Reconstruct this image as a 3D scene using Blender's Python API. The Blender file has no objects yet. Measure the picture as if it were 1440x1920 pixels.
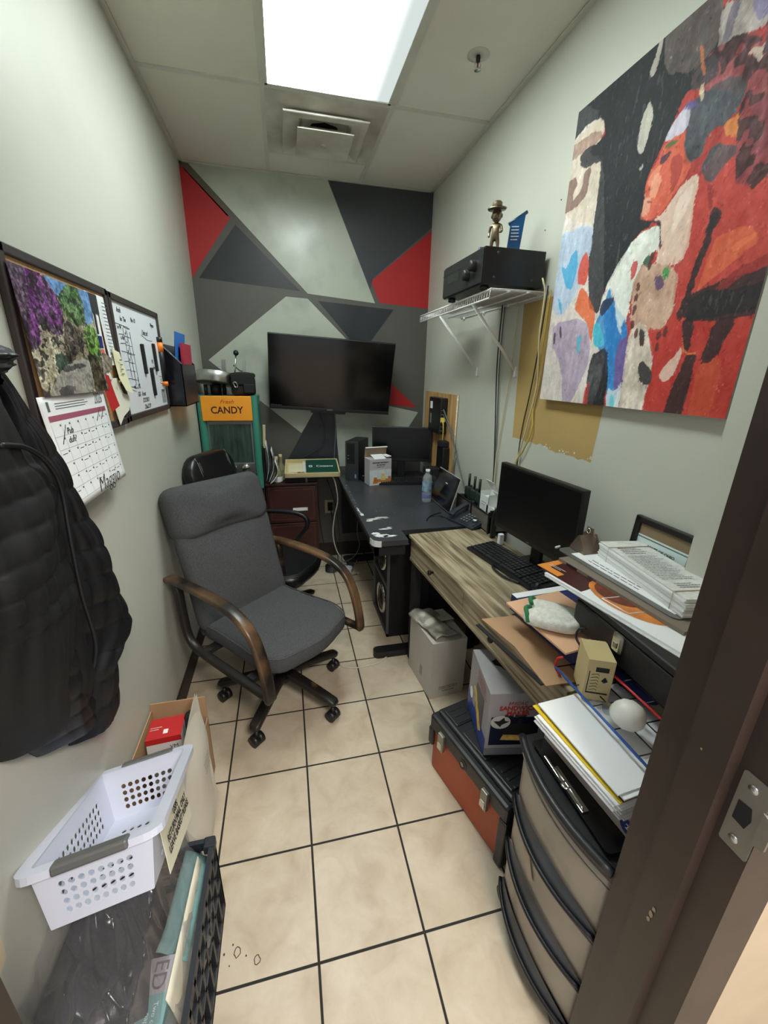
import bpy, bmesh, math, random
import numpy as np
from mathutils import Matrix, Vector, Euler
random.seed(7); rng = np.random.default_rng(7)
scene = bpy.context.scene
PI = math.pi
def rad(a): return a * PI / 180
def srgb(c):
    return tuple(((v / 255) / 12.92 if v / 255 <= .04045 else ((v / 255 + .055) / 1.055) ** 2.4) for v in c)

# ---------------- camera ----------------
yaw, pit, rol = 0.23553, -0.32772, 0.02027
fw = Vector((math.sin(yaw) * math.cos(pit), math.cos(yaw) * math.cos(pit), math.sin(pit)))
rt = Vector((math.cos(yaw), -math.sin(yaw), 0)); up = rt.cross(fw)
r2 = math.cos(rol) * rt + math.sin(rol) * up; u2 = -math.sin(rol) * rt + math.cos(rol) * up
cam_d = bpy.data.cameras.new('camera'); cam = bpy.data.objects.new('camera', cam_d)
scene.collection.objects.link(cam); scene.camera = cam
cam.matrix_world = Matrix(((r2.x, u2.x, -fw.x, 0), (r2.y, u2.y, -fw.y, 0), (r2.z, u2.z, -fw.z, 1.5443), (0, 0, 0, 1)))
cam_d.sensor_fit = 'VERTICAL'; cam_d.sensor_height = 36; cam_d.lens = 768.63 / 1920 * 36; cam_d.clip_start = .02

# ---------------- light and exposure ----------------
LIGHT = 10.5          # ceiling troffer diffuser
CORRIDOR = 44        # corridor ceiling lamp behind the camera (W)
w = bpy.data.worlds.new('world'); scene.world = w; w.use_nodes = True
w.node_tree.nodes['Background'].inputs[0].default_value = (.92, .95, 1, 1)
w.node_tree.nodes['Background'].inputs[1].default_value = .46
ld = bpy.data.lights.new('corridor_lamp', 'AREA'); ld.shape = 'RECTANGLE'; ld.size = .6; ld.size_y = .6; ld.energy = CORRIDOR; ld.color = (1, .92, .82)
lo = bpy.data.objects.new('corridor_lamp', ld); scene.collection.objects.link(lo); lo.location = (.5, -.75, 2.6)
vs_ = scene.view_settings; vs_.view_transform = 'Standard'; vs_.look = 'None'; vs_.gamma = 1; vs_.use_curve_mapping = False
vs_.exposure = 0.85
scene.cycles.max_bounces = 8; scene.cycles.diffuse_bounces = 5; scene.cycles.transparent_max_bounces = 12

# ---------------- materials ----------------
_mc = {}
def mat(name, col, rough=.5, metal=0, var=0, vs=6, bump=0, bs=80, coat=0, col2=None, mix=.5, ms=5, sharp=.1, trans=0, alpha=1, spec=.5, emit=0, rvar=0, stretch=None):
    if name in _mc: return _mc[name]
    m = bpy.data.materials.new(name); m.use_nodes = True; _mc[name] = m
    nt = m.node_tree; b = nt.nodes['Principled BSDF']; L = nt.links.new
    c = srgb(col) + (1,)
    b.inputs['Base Color'].default_value = c
    b.inputs['Roughness'].default_value = rough; b.inputs['Metallic'].default_value = metal
    b.inputs['Specular IOR Level'].default_value = spec
    if coat: b.inputs['Coat Weight'].default_value = coat; b.inputs['Coat Roughness'].default_value = .15
    if trans: b.inputs['Transmission Weight'].default_value = trans
    if alpha < 1: b.inputs['Alpha'].default_value = alpha
    if emit: b.inputs['Emission Color'].default_value = c; b.inputs['Emission Strength'].default_value = emit
    tc = nt.nodes.new('ShaderNodeTexCoord'); co = tc.outputs['Object']
    if stretch:
        mp = nt.nodes.new('ShaderNodeMapping'); mp.inputs['Scale'].default_value = stretch; L(co, mp.inputs[0]); co = mp.outputs[0]
    def noise(s, d=4):
        n = nt.nodes.new('ShaderNodeTexNoise'); n.inputs['Scale'].default_value = s; n.inputs['Detail'].default_value = d; L(co, n.inputs['Vector']); return n.outputs[0]
    def ramp(f, a, bb, ca, cb):
        r = nt.nodes.new('ShaderNodeValToRGB'); r.color_ramp.elements[0].position = a; r.color_ramp.elements[1].position = bb
        r.color_ramp.elements[0].color = ca; r.color_ramp.elements[1].color = cb; L(f, r.inputs[0]); return r.outputs[0]
    cur = None
    if var:
        d = tuple(max(0, v * (1 - var)) for v in c[:3]) + (1,); e = tuple(min(1, v * (1 + var)) for v in c[:3]) + (1,)
        cur = ramp(noise(vs), .3, .7, d, e)
    if col2:
        f = ramp(noise(ms, 6), mix - sharp, mix + sharp, (0, 0, 0, 1), (1, 1, 1, 1))
        mx = nt.nodes.new('ShaderNodeMix'); mx.data_type = 'RGBA'; L(f, mx.inputs[0])
        if cur: L(cur, mx.inputs[6])
        else: mx.inputs[6].default_value = c
        mx.inputs[7].default_value = srgb(col2) + (1,); cur = mx.outputs[2]
    if cur: L(cur, b.inputs['Base Color'])
    if rvar:
        r = ramp(noise(3, 5), .3, .75, (rough - rvar,) * 3 + (1,), (rough + rvar,) * 3 + (1,)); L(r, b.inputs['Roughness'])
    if bump:
        bn = nt.nodes.new('ShaderNodeBump'); bn.inputs['Strength'].default_value = bump; bn.inputs['Distance'].default_value = .002
        L(noise(bs, 3), bn.inputs['Height']); L(bn.outputs[0], b.inputs['Normal'])
    return m

M_ = {}
def deff(**k):
    for n, v in k.items(): M_[n] = v
deff(
 blk=mat('black_plastic', (22, 22, 24), .42, var=.2, bump=.05),
 blkm=mat('black_matte', (20, 20, 22), .75, var=.2),
 scr=mat('dark_screen', (7, 7, 8), .13, spec=.5),
 scrm=mat('matte_screen', (8, 8, 9), .32, spec=.4),
 dgrey=mat('dark_grey', (52, 54, 58), .5, var=.12),
 grey=mat('mid_grey', (118, 118, 116), .5, var=.08),
 white=mat('white_plastic', (222, 224, 230), .42, var=.02),
 paper=mat('white_paper', (236, 238, 240), .75, var=.02),
 paper2=mat('paper_edge', (214, 214, 210), .8, var=.12, vs=90, stretch=(1, 1, 40)),
 cream=mat('cream_paper', (222, 214, 178), .8, var=.04),
 chrome=mat('chrome', (210, 208, 202), .18, metal=1, rvar=.06),
 alu=mat('brushed_aluminium', (190, 192, 190), .32, metal=1, var=.05),
 steel=mat('dull_steel', (150, 148, 140), .42, metal=.9, var=.15),
 kraft=mat('brown_cardboard', (172, 138, 104), .85, var=.06),
 ink=mat('black_ink', (22, 22, 26), .7),
 lightink=mat('grey_ink', (96, 98, 104), .7),
 leather=mat('black_leather', (17, 17, 20), .33, var=.1, bump=.12, bs=260),
 fabric=mat('charcoal_wool', (74, 75, 77), .95, var=.25, vs=240, bump=.5, bs=420, spec=.2),
 worn=mat('worn_black_wood', (27, 24, 22), .42, col2=(104, 80, 54), mix=.68, ms=9, sharp=.07, var=.1),
 wornedge=mat('rubbed_wood', (25, 22, 20), .33, col2=(116, 88, 60), mix=.54, ms=6, sharp=.14),
 red=mat('red_card', (186, 32, 34), .6, var=.05),
 blue=mat('blue_card', (42, 112, 196), .55, var=.05),
 orange=mat('orange_card', (240, 158, 44), .6, var=.03),
 green=mat('bank_green', (18, 70, 56), .5),
 cabw=mat('mahogany_laminate', (62, 28, 24), .45, var=.15, vs=3, stretch=(1, 1, 8)),
 wirewhite=mat('white_wire', (226, 226, 224), .4),
 kink=mat('key_black', (36, 37, 41), .4),
 black0=mat('deep_black', (9, 9, 10), .8),
)
# ---------------- mesh helpers ----------------
def T(x=0, y=0, z=0, rx=0, ry=0, rz=0):
    return Matrix.Translation((x, y, z)) @ Euler((rad(rx), rad(ry), rad(rz)), 'XYZ').to_matrix().to_4x4()
class MB:
    def __init__(s): s.bm = bmesh.new(); s.mats = []
    def mi(s, m):
        if isinstance(m, str): m = M_[m]
        if m not in s.mats: s.mats.append(m)
        return s.mats.index(m)
    def add(s, vs, fs, m, M=None, smooth=False):
        i = s.mi(m); v = [s.bm.verts.new((M @ Vector(p)) if M else Vector(p)) for p in vs]
        for f in fs:
            try:
                q = s.bm.faces.new([v[k] for k in f]); q.material_index = i; q.smooth = smooth
            except ValueError: pass
        return s
    def box(s, x0, x1, y0, y1, z0, z1, m, M=None, bev=0, seg=2):
        if bev:
            t = bmesh.new(); bmesh.ops.create_cube(t, size=1)
            for v in t.verts: v.co = Vector((x0 + (v.co.x + .5) * (x1 - x0), y0 + (v.co.y + .5) * (y1 - y0), z0 + (v.co.z + .5) * (z1 - z0)))
            bmesh.ops.bevel(t, geom=t.edges[:], offset=min(bev, .49 * min(abs(x1 - x0), abs(y1 - y0), abs(z1 - z0))), segments=seg, profile=.5, affect='EDGES')
            t.verts.index_update(); vs = [v.co.copy() for v in t.verts]; fs = [[v.index for v in f.verts] for f in t.faces]; t.free()
            return s.add(vs, fs, m, M, seg > 2)
        vs = [(x, y, z) for z in (z0, z1) for y in (y0, y1) for x in (x0, x1)]
        return s.add(vs, [(0, 2, 3, 1), (4, 5, 7, 6), (0, 1, 5, 4), (2, 6, 7, 3), (0, 4, 6, 2), (1, 3, 7, 5)], m, M)
    def cyl(s, r, z0, z1, m, M=None, r2=None, n=20, smooth=True):
        return s.lathe([(0, z0), (r, z0), (r if r2 is None else r2, z1), (0, z1)], m, M, n, smooth)
    def lathe(s, prof, m, M=None, n=24, smooth=True, flatcaps=True):
        vs = []; fs = []; rings = []
        P = []
        for k, (r, z) in enumerate(prof):
            P.append((r, z))
        for r, z in P:
            if r < 1e-6: rings.append([len(vs)]); vs.append((0, 0, z))
            else:
                rings.append(list(range(len(vs), len(vs) + n)))
                vs += [(r * math.cos(2 * PI * k / n), r * math.sin(2 * PI * k / n), z) for k in range(n)]
        for a, b in zip(rings, rings[1:]):
            for k in range(n):
                k2 = (k + 1) % n
                if len(a) == 1 and len(b) == 1: continue
                if len(a) == 1: fs.append((a[0], b[k2], b[k]))
                elif len(b) == 1: fs.append((a[k], a[k2], b[0]))
                else: fs.append((a[k], a[k2], b[k2], b[k]))
        return s.add(vs, fs, m, M, smooth)
    def ball(s, r, m, M=None, n=20, sc=(1, 1, 1)):
        pr = [(r * math.sin(PI * k / 12), -r * math.cos(PI * k / 12)) for k in range(13)]
        M2 = (M or Matrix()) @ Matrix.Diagonal((sc[0], sc[1], sc[2], 1))
        return s.lathe(pr, m, M2, n)
    def sweep(s, path, prof, m, M=None, closed=False, up=None, smooth=True, taper=None):
        P = [Vector(p) for p in path]; n = len(P); k = len(prof); vs = []; fs = []
        prev = None
        for i, p in enumerate(P):
            a = P[(i - 1) % n] if (closed or i > 0) else p; b = P[(i + 1) % n] if (closed or i < n - 1) else p
            t = (b - a).normalized()
            if up is not None: u = Vector(up)
            elif prev is not None: u = prev
            else: u = Vector((0, 0, 1)) if abs(t.z) < .9 else Vector((1, 0, 0))
            sd = t.cross(u)
            if sd.length < 1e-5: sd = t.cross(Vector((.3, .5, .8)))
            sd.normalize(); nn = sd.cross(t).normalized(); prev = nn
            tp = taper[i] if taper else 1
            vs += [p + sd * (q[0] * tp) + nn * (q[1] * tp) for q in prof]
        for i in range(n if closed else n - 1):
            for j in range(k):
                fs.append((i * k + j, i * k + (j + 1) % k, ((i + 1) % n) * k + (j + 1) % k, ((i + 1) % n) * k + j))
        if not closed: fs.append(tuple(reversed(range(k)))); fs.append(tuple((n - 1) * k + j for j in range(k)))
        return s.add(vs, fs, m, M, smooth)
    def tube(s, path, r, m, M=None, n=8, closed=False, sm=0, taper=None):
        if sm: path = smooth_path(path, sm, closed)
        return s.sweep(path, [(r * math.cos(2 * PI * j / n), r * math.sin(2 * PI * j / n)) for j in range(n)], m, M, closed, taper=taper)
    def prism(s, poly, z0, z1, m, M=None, smooth=False):
        n = len(poly); vs = [(x, y, z0) for x, y in poly] + [(x, y, z1) for x, y in poly]
        fs = [tuple(reversed(range(n))), tuple(range(n, 2 * n))] + [(j, (j + 1) % n, n + (j + 1) % n, n + j) for j in range(n)]
        return s.add(vs, fs, m, M, smooth)
    def poly(s, pts, m, M=None): return s.add(pts, [tuple(range(len(pts)))], m, M)
    def pillow(s, outline, z0, z1, r, m, M=None, puff=0, n=5, smooth=True):
        """closed outline (ccw) lofted with rounded edges of radius r between z0 and z1, top domed by puff"""
        c = Vector((sum(p[0] for p in outline) / len(outline), sum(p[1] for p in outline) / len(outline)))
        def inset(d):
            out = []
            for p in outline:
                v = Vector(p) - c; l = v.length; out.append(c + v * max(0.02, (l - d) / l) if l > 0 else c)
            return out
        rings = []
        for k in range(n + 1):
            a = PI / 2 * k / n; rings.append((r * (1 - math.sin(a)), z0 + r * (1 - math.cos(a))))
        for k in range(n + 1):
            a = PI / 2 * k / n; rings.append((r * (1 - math.cos(a)), z1 - r + r * math.sin(a)))
        R = max((Vector(p) - c).length for p in outline)
        for q in (.7, .4, .15): rings.append((R * (1 - q) * .999, z1 + puff * (1 - q * q)))
        vs = []; fs = []; N = len(outline)
        for k, (d, z) in enumerate(rings):
            if k > 2 * n + 1:
                q = 1 - d / (R * .999); pts = [c + (Vector(p) - c) * q * (1 - r / R) for p in outline]
            else: pts = inset(d)
            vs += [(p.x, p.y, z) for p in pts]
        for k in range(len(rings) - 1):
            for j in range(N): fs.append((k * N + j, k * N + (j + 1) % N, (k + 1) * N + (j + 1) % N, (k + 1) * N + j))
        fs.append(tuple(reversed(range(N)))); L_ = (len(rings) - 1) * N; fs.append(tuple(range(L_, L_ + N)))
        return s.add(vs, fs, m, M, smooth)
    def grid(s, fn, nu, nv, m, M=None, smooth=True, closeu=False):
        vs = [fn(i / nu, j / nv) for j in range(nv + 1) for i in range(nu + 1)]
        fs = [(j * (nu + 1) + i, j * (nu + 1) + i + 1, (j + 1) * (nu + 1) + i + 1, (j + 1) * (nu + 1) + i) for j in range(nv) for i in range(nu)]
        return s.add(vs, fs, m, M, smooth)
    def build(s, name, parent=None, loc=None, rz=0, label=None, cat=None, group=None, kind=None, solid=0, M=None):
        bmesh.ops.recalc_face_normals(s.bm, faces=s.bm.faces[:]) if not getattr(s, 'keep', False) else None
        me = bpy.data.meshes.new(name); s.bm.to_mesh(me); s.bm.free()
        for q in s.mats: me.materials.append(q)
        o = bpy.data.objects.new(name, me); scene.collection.objects.link(o)
        if parent: o.parent = parent
        if loc: o.location = loc
        if rz: o.rotation_euler.z = rad(rz)
        if M is not None: o.matrix_local = M
        if solid:
            md = o.modifiers.new('thickness', 'SOLIDIFY'); md.thickness = solid; md.offset = 0
        tag(o, label, cat, group, kind); return o
def tag(o, label=None, cat=None, group=None, kind=None):
    if label: o['label'] = label
    if cat: o['category'] = cat
    if group: o['group'] = group
    if kind: o['kind'] = kind
    return o
def thing(name, label, cat, loc=(0, 0, 0), rz=0, group=None, rx=0, ry=0):
    o = bpy.data.objects.new(name, None); scene.collection.objects.link(o); o.empty_display_size = .05
    o.location = loc; o.rotation_euler = (rad(rx), rad(ry), rad(rz)); return tag(o, label, cat, group)
def merge_into(src, dst):
    """join a surface pattern's mesh into the mesh it is printed or written on"""
    bm = bmesh.new(); bm.from_mesh(dst.data); n0 = len(bm.faces); bm.from_mesh(src.data); bm.faces.ensure_lookup_table(); off = len(dst.data.materials)
    for f in bm.faces[n0:]: f.material_index += off
    for m in src.data.materials: dst.data.materials.append(m)
    bm.to_mesh(dst.data); bm.free(); bpy.data.objects.remove(src)
def adopt(o, par, lab=False):
    """make a world-built mesh a part of the thing it moves with"""
    bpy.context.view_layer.update(); o.parent = par; o.matrix_parent_inverse = par.matrix_world.inverted()
    for k in ('label', 'category', 'group'):
        if k in o.keys(): del o[k]
    return o
def smooth_path(P, k=4, closed=False):
    P = [Vector(p) for p in P]; n = len(P); out = []
    for i in range(n if closed else n - 1):
        a, b = P[i], P[(i + 1) % n]; p = P[(i - 1) % n] if (closed or i > 0) else a; q = P[(i + 2) % n] if (closed or i < n - 2) else b
        for j in range(k):
            t = j / k; out.append(.5 * ((2 * a) + (b - p) * t + (2 * p - 5 * a + 4 * b - q) * t * t + (3 * a - p - 3 * b + q) * t ** 3))
    if not closed: out.append(P[-1])
    return out
def rrect(w, h, r, n=5, cx=0, cy=0):
    out = []
    for sx, sy, a0 in ((1, -1, -90), (1, 1, 0), (-1, 1, 90), (-1, -1, 180)):
        for k in range(n + 1):
            a = rad(a0 + 90 * k / n); out.append((cx + sx * (w / 2 - r) + r * math.cos(a), cy + sy * (h / 2 - r) + r * math.sin(a)))
    return out
def densify(poly, d):
    out = []
    for i, p in enumerate(poly):
        q = poly[(i + 1) % len(poly)]; L_ = math.hypot(q[0] - p[0], q[1] - p[1]); k = max(1, int(L_ / d))
        out += [(p[0] + (q[0] - p[0]) * j / k, p[1] + (q[1] - p[1]) * j / k) for j in range(k)]
    return out
def frame(o, x, y):
    x = Vector(x).normalized(); y = Vector(y); z = x.cross(y).normalized(); y = z.cross(x)
    return Matrix(((x.x, y.x, z.x, o[0]), (x.y, y.y, z.y, o[1]), (x.z, y.z, z.z, o[2]), (0, 0, 0, 1)))
def text(body, size, m, parent, M, name='lettering', align='CENTER', shear=0, ext=.0002, sx=1, bold=0, space=1):
    c = bpy.data.curves.new(name, 'FONT'); c.body = body; c.size = size; c.align_x = align; c.align_y = 'CENTER'; c.extrude = ext; c.shear = shear; c.offset = bold; c.space_line = space; c.resolution_u = 3
    t = bpy.data.objects.new(name, c); scene.collection.objects.link(t)
    dg = bpy.context.evaluated_depsgraph_get(); me = bpy.data.meshes.new_from_object(t.evaluated_get(dg))
    bpy.data.objects.remove(t); bpy.data.curves.remove(c)
    me.name = name; me.materials.clear(); me.materials.append(M_[m] if isinstance(m, str) else m)
    o = bpy.data.objects.new(name, me); scene.collection.objects.link(o); o.parent = parent
    o.matrix_local = M @ Matrix.Diagonal((sx, 1, 1, 1)); return o
def textlines(mb, w, h, n, m, M, seed=1, th=.22, fill=.9, ragged=.35):
    """rows of small ink dashes standing in for print too small to read, in the plane of M (x right, y up)"""
    r = random.Random(seed); dy = h / n
    for k in range(n):
        y = h / 2 - dy * (k + .5); x = -w / 2; end = w / 2 - w * ragged * r.random()
        while x < end:
            l = w * r.uniform(.03, .12); mb.add([(x, y - dy * th / 2, 0), (min(x + l, end), y - dy * th / 2, 0), (min(x + l, end), y + dy * th / 2, 0), (x, y + dy * th / 2, 0)], [(0, 1, 2, 3)], m, M); x += l + w * .018
    return mb
def vnoise(x, y, s, seed=0):
    g = np.random.default_rng(seed).random((64, 64)); X = x * s; Y = y * s; xi = np.floor(X).astype(int); yi = np.floor(Y).astype(int)
    fx = X - xi; fy = Y - yi; fx = fx * fx * (3 - 2 * fx); fy = fy * fy * (3 - 2 * fy)
    q = lambda a, b: g[a % 64, b % 64]
    return (q(xi, yi) * (1 - fx) + q(xi + 1, yi) * fx) * (1 - fy) + (q(xi, yi + 1) * (1 - fx) + q(xi + 1, yi + 1) * fx) * fy - .5
def inside(px, py, poly):
    r = np.zeros(px.shape, bool); n = len(poly)
    for i in range(n):
        x0, y0 = poly[i]; x1, y1 = poly[(i + 1) % n]
        if y0 == y1: continue
        c = ((y0 > py) != (y1 > py)) & (px < (x1 - x0) * (py - y0) / (y1 - y0) + x0); r ^= c
    return r
def paint_material(name, rough=.6):
    m = bpy.data.materials.new(name); m.use_nodes = True; a = m.node_tree.nodes.new('ShaderNodeAttribute'); a.attribute_name = 'paint'
    b = m.node_tree.nodes['Principled BSDF']; b.inputs['Roughness'].default_value = rough; m.node_tree.links.new(a.outputs[0], b.inputs['Base Color']); return m
def painted(name, parent, P0, U, V, nu, nv, polys, base, warp=.006, wscale=30, wrapfn=None, rough=.6, brush=(6, 60), strokes=0, slen=1):
    """a picture brushed as coloured patches on a fine mesh: colour lives in the mesh's own colour attribute"""
    s, t = np.meshgrid(np.linspace(0, 1, nu + 1), np.linspace(0, 1, nv + 1))
    ss = s + warp * (vnoise(s, t, wscale, 1) + .6 * vnoise(s, t, wscale * 3, 2)) * 2; tt = t + warp * (vnoise(s, t, wscale, 3) + .6 * vnoise(s, t, wscale * 3, 4)) * 2
    col = np.tile(np.array(base, float), (nv + 1, nu + 1, 1)); k = 10
    n1 = vnoise(s, t, 14, 5); n2 = vnoise(s * brush[0], t * brush[0] * .4, brush[1] / 6, 6); n3 = vnoise(s, t, 55, 7); n4 = vnoise(s, t, 110, 8)
    amp = np.full(s.shape, 12.)
    def chaikin(p, n):
        p = [tuple((-.08 if v < .02 else 1.08 if v > .975 else v) for v in q) for q in p]
        for _ in range(n): p = [w_ for a_, c_ in zip(p, p[1:] + p[:1]) for w_ in ((a_[0] * .8 + c_[0] * .2, a_[1] * .8 + c_[1] * .2), (a_[0] * .2 + c_[0] * .8, a_[1] * .2 + c_[1] * .8))]
        return p
    for c, a, p in polys:
        p = chaikin(p, 2); msk = inside(ss, tt, p); col[msk] = c; amp[msk] = a
    R_ = np.random.default_rng(21)
    def dab(slen, jit):
        cs, ct = R_.random(2); a = R_.uniform(-1.2, 1.2) + PI / 2; L1 = R_.uniform(.01, .05) * slen; L2 = L1 * R_.uniform(.12, .3)
        i0 = max(0, int((cs - L1) * nu)); i1 = min(nu, int((cs + L1) * nu) + 1) + 1; j0 = max(0, int((ct - L1) * nv)); j1 = min(nv, int((ct + L1) * nv) + 1) + 1
        S_ = s[j0:j1, i0:i1] - cs; T_ = t[j0:j1, i0:i1] - ct
        e = ((S_ * math.cos(a) + T_ * math.sin(a)) / L1) ** 2 + ((-S_ * math.sin(a) + T_ * math.cos(a)) / L2) ** 2 < 1
        c0 = col[int(ct * nv), int(cs * nu)] + R_.normal(0, 1) * jit + R_.normal(0, 5, 3); col[j0:j1, i0:i1][e] = c0
    for k in range(strokes): dab(slen, 13)
    if strokes:
        for c, a, p in polys:
            msk = inside(ss, tt, chaikin(p, 1)); k_ = .75 if a < 30 else .85; col[msk] = np.array(c, float) * k_ + col[msk] * (1 - k_)
            if a >= 30: m2 = msk & (vnoise(s, t, 48, 31) + vnoise(s, t, 22, 32) > .12); col[m2] = col[m2] * .42 + 14
        for k in range(strokes * 2): dab(slen * .42, 15)
        dry = (vnoise(s * 3, t * .5, 42, 41) + .5 * vnoise(s * 3, t, 60, 42) > .44) & (col.sum(-1) < 150); col[dry] = col[dry] * .6 + 42
    f = (n1 + n2 + n3 * .9 + n4 * .7)[..., None] * amp[..., None] * 1.2
    col = np.clip(col + f, 2, 252) / 255
    lin = np.where(col <= .04045, col / 12.92, ((col + .055) / 1.055) ** 2.4)
    P0, U, V = Vector(P0), Vector(U), Vector(V)
    co = np.array(P0)[None, None] + s[..., None] * np.array(U) + t[..., None] * np.array(V)
    if wrapfn: co = wrapfn(s, t, co)
    me = bpy.data.meshes.new(name); N = (nu + 1) * (nv + 1); idx = np.arange(N).reshape(nv + 1, nu + 1)
    q = np.stack([idx[:-1, :-1], idx[:-1, 1:], idx[1:, 1:], idx[1:, :-1]], -1).reshape(-1, 4)
    me.from_pydata(co.reshape(-1, 3).tolist(), [], q.tolist())
    ca = me.color_attributes.new('paint', 'FLOAT_COLOR', 'POINT'); ca.data.foreach_set('color', np.concatenate([lin.reshape(-1, 3), np.ones((N, 1))], 1).astype(np.float32).ravel())
    me.materials.append(paint_material(name + '_paint', rough)); me.polygons.foreach_set('use_smooth', np.ones(len(me.polygons), bool)); me.update()
    o = bpy.data.objects.new(name, me); scene.collection.objects.link(o); o.parent = parent; return o

# ================= THE ROOM =================
XL, XR, YB, ZC = -.562, 1.119, 3.342, 2.768
wallm = mat('sage_wall_paint', (194, 195, 183), .42, var=.025, vs=2.5, bump=.12, bs=180, rvar=.07)
def tile_floor():
    m = bpy.data.materials.new('beige_floor_tiles'); m.use_nodes = True; nt = m.node_tree; L = nt.links.new; b = nt.nodes['Principled BSDF']
    tc = nt.nodes.new('ShaderNodeTexCoord'); mp = nt.nodes.new('ShaderNodeMapping'); mp.inputs['Location'].default_value = (.2988 + .3053 * 8, -.6857 + .3053 * 8, 0); L(tc.outputs['Object'], mp.inputs[0])
    # gentle wobble of the joints
    br = nt.nodes.new('ShaderNodeTexBrick'); br.offset = 0; br.squash = 1; L(mp.outputs[0], br.inputs['Vector'])
    for k, v in (('Scale', 1), ('Mortar Size', .0040), ('Mortar Smooth', .25), ('Bias', 0), ('Brick Width', .30528), ('Row Height', .30528)): br.inputs[k].default_value = v
    def noise(s, d, dist=0):
        n = nt.nodes.new('ShaderNodeTexNoise'); n.inputs['Scale'].default_value = s; n.inputs['Detail'].default_value = d; n.inputs['Distortion'].default_value = dist; L(tc.outputs['Object'], n.inputs['Vector']); return n.outputs[0]
    def ramp(f, st):
        r = nt.nodes.new('ShaderNodeValToRGB'); e = r.color_ramp.elements
        while len(e) < len(st): e.new(.5)
        for q, (p, c) in zip(e, st): q.position = p; q.color = srgb(c) + (1,)
        L(f, r.inputs[0]); return r.outputs[0]
    def mix(f, a, c, bt='MIX'):
        x = nt.nodes.new('ShaderNodeMix'); x.data_type = 'RGBA'; x.blend_type = bt
        if isinstance(f, float): x.inputs[0].default_value = f
        else: L(f, x.inputs[0])
        L(a, x.inputs[6]); L(c, x.inputs[7]) if not isinstance(c, tuple) else setattr(x.inputs[7], 'default_value', c); return x.outputs[2]
    a = ramp(noise(9, 10, .8), [(.3, (176, 160, 138)), (.5, (190, 176, 154)), (.72, (200, 187, 167))])
    a = mix(ramp(noise(28, 9, 1.2), [(.42, (0, 0, 0)), (.66, (80, 80, 80))]), a, srgb((140, 118, 94)) + (1,))
    a = mix(ramp(noise(1.7, 6, .3), [(.56, (0, 0, 0)), (.8, (60, 60, 60))]), a, srgb((120, 100, 78)) + (1,))
    a = mix(br.outputs['Fac'], a, srgb((38, 36, 33)) + (1,))
    L(a, b.inputs['Base Color'])
    r = nt.nodes.new('ShaderNodeMix'); r.inputs[2].default_value = .42; r.inputs[3].default_value = .9; L(br.outputs['Fac'], r.inputs[0]); L(r.outputs[0], b.inputs['Roughness'])
    bn = nt.nodes.new('ShaderNodeBump'); bn.invert = True; bn.inputs['Distance'].default_value = .003; bn.inputs['Strength'].default_value = .6; L(br.outputs['Fac'], bn.inputs['Height'])
    b2 = nt.nodes.new('ShaderNodeBump'); b2.inputs['Distance'].default_value = .001; b2.inputs['Strength'].default_value = .25; L(noise(35, 5), b2.inputs['Height']); L(bn.outputs[0], b2.inputs['Normal']); L(b2.outputs[0], b.inputs['Normal'])
    return m
b = MB(); b.box(-.72, 2.2, -1.6, 3.46, -.12, 0, tile_floor())
dirt = mat('floor_scuffs', (60, 48, 38), .8)
for x, y, r in ((-.215, .759, .010), (-.160, .730, .009), (-.25, .761, .003), (-.228, .777, .0025), (-.233, .733, .002), (-.19, .745, .0025)):
    n = 11; o_ = [(x + r * random.uniform(.7, 1.1) * math.cos(2 * PI * k / n), y + r * 1.25 * random.uniform(.7, 1.1) * math.sin(2 * PI * k / n)) for k in range(n)]
    if r > .006: b.tube([(p[0], p[1], .0004) for p in o_], .0011, dirt, closed=True, n=4)
    else: b.poly([(p[0], p[1], .0006) for p in o_], dirt)
b.build('floor', kind='structure')

b = MB(); b.box(-.70, XL, .243, 3.46, 0, 2.9, wallm); b.build('wall_left', kind='structure')
# right wall with an unpainted tan patch
tan = mat('bare_tan_patch', (176, 148, 92), .75, var=.05, bump=.1); flake = mat('white_flakes', (225, 222, 210), .8)
b = MB(); b.box(XR, 1.26, .243, 3.46, 0, 2.9, wallm)
pr = random.Random(3)
edge = [(1.893 - .577 * k / 24, 1.243 + (.012 * pr.random() - .006) + (-.006 if k > 12 else .004)) for k in range(25)]
pts = [(1.70, 1.86), (1.93, 1.86)] + edge + [(1.308, 1.35), (1.30, 1.5), (1.32, 1.86)]
b.poly([(XR - .0006, y, z) for y, z in pts], tan)
for k in range(16):
    y = pr.choice((1.60, 1.56, 1.50, 1.46, 1.42, 1.33, 1.34)) + pr.uniform(-.02, .02); z = 1.245 + pr.uniform(-.004, .012); r = pr.uniform(.002, .006)
    b.poly([(XR - .0011, y + r * pr.uniform(.5, 1.4) * math.cos(a), z + r * .8 * math.sin(a)) for a in (0, 1.1, 2.2, 3.3, 4.4, 5.4)], flake)
for y, z in ((1.74, 2.21), (1.83, 2.13)): b.cyl(.003, 0, .001, 'ink', T(XR, y, z, ry=-90), n=8)
b.build('wall_right', kind='structure')
b = MB(); b.box(1.06, XR, .385, .8117, 0, ZC, wallm); b.build('wall_right_pier', kind='structure')

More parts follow.
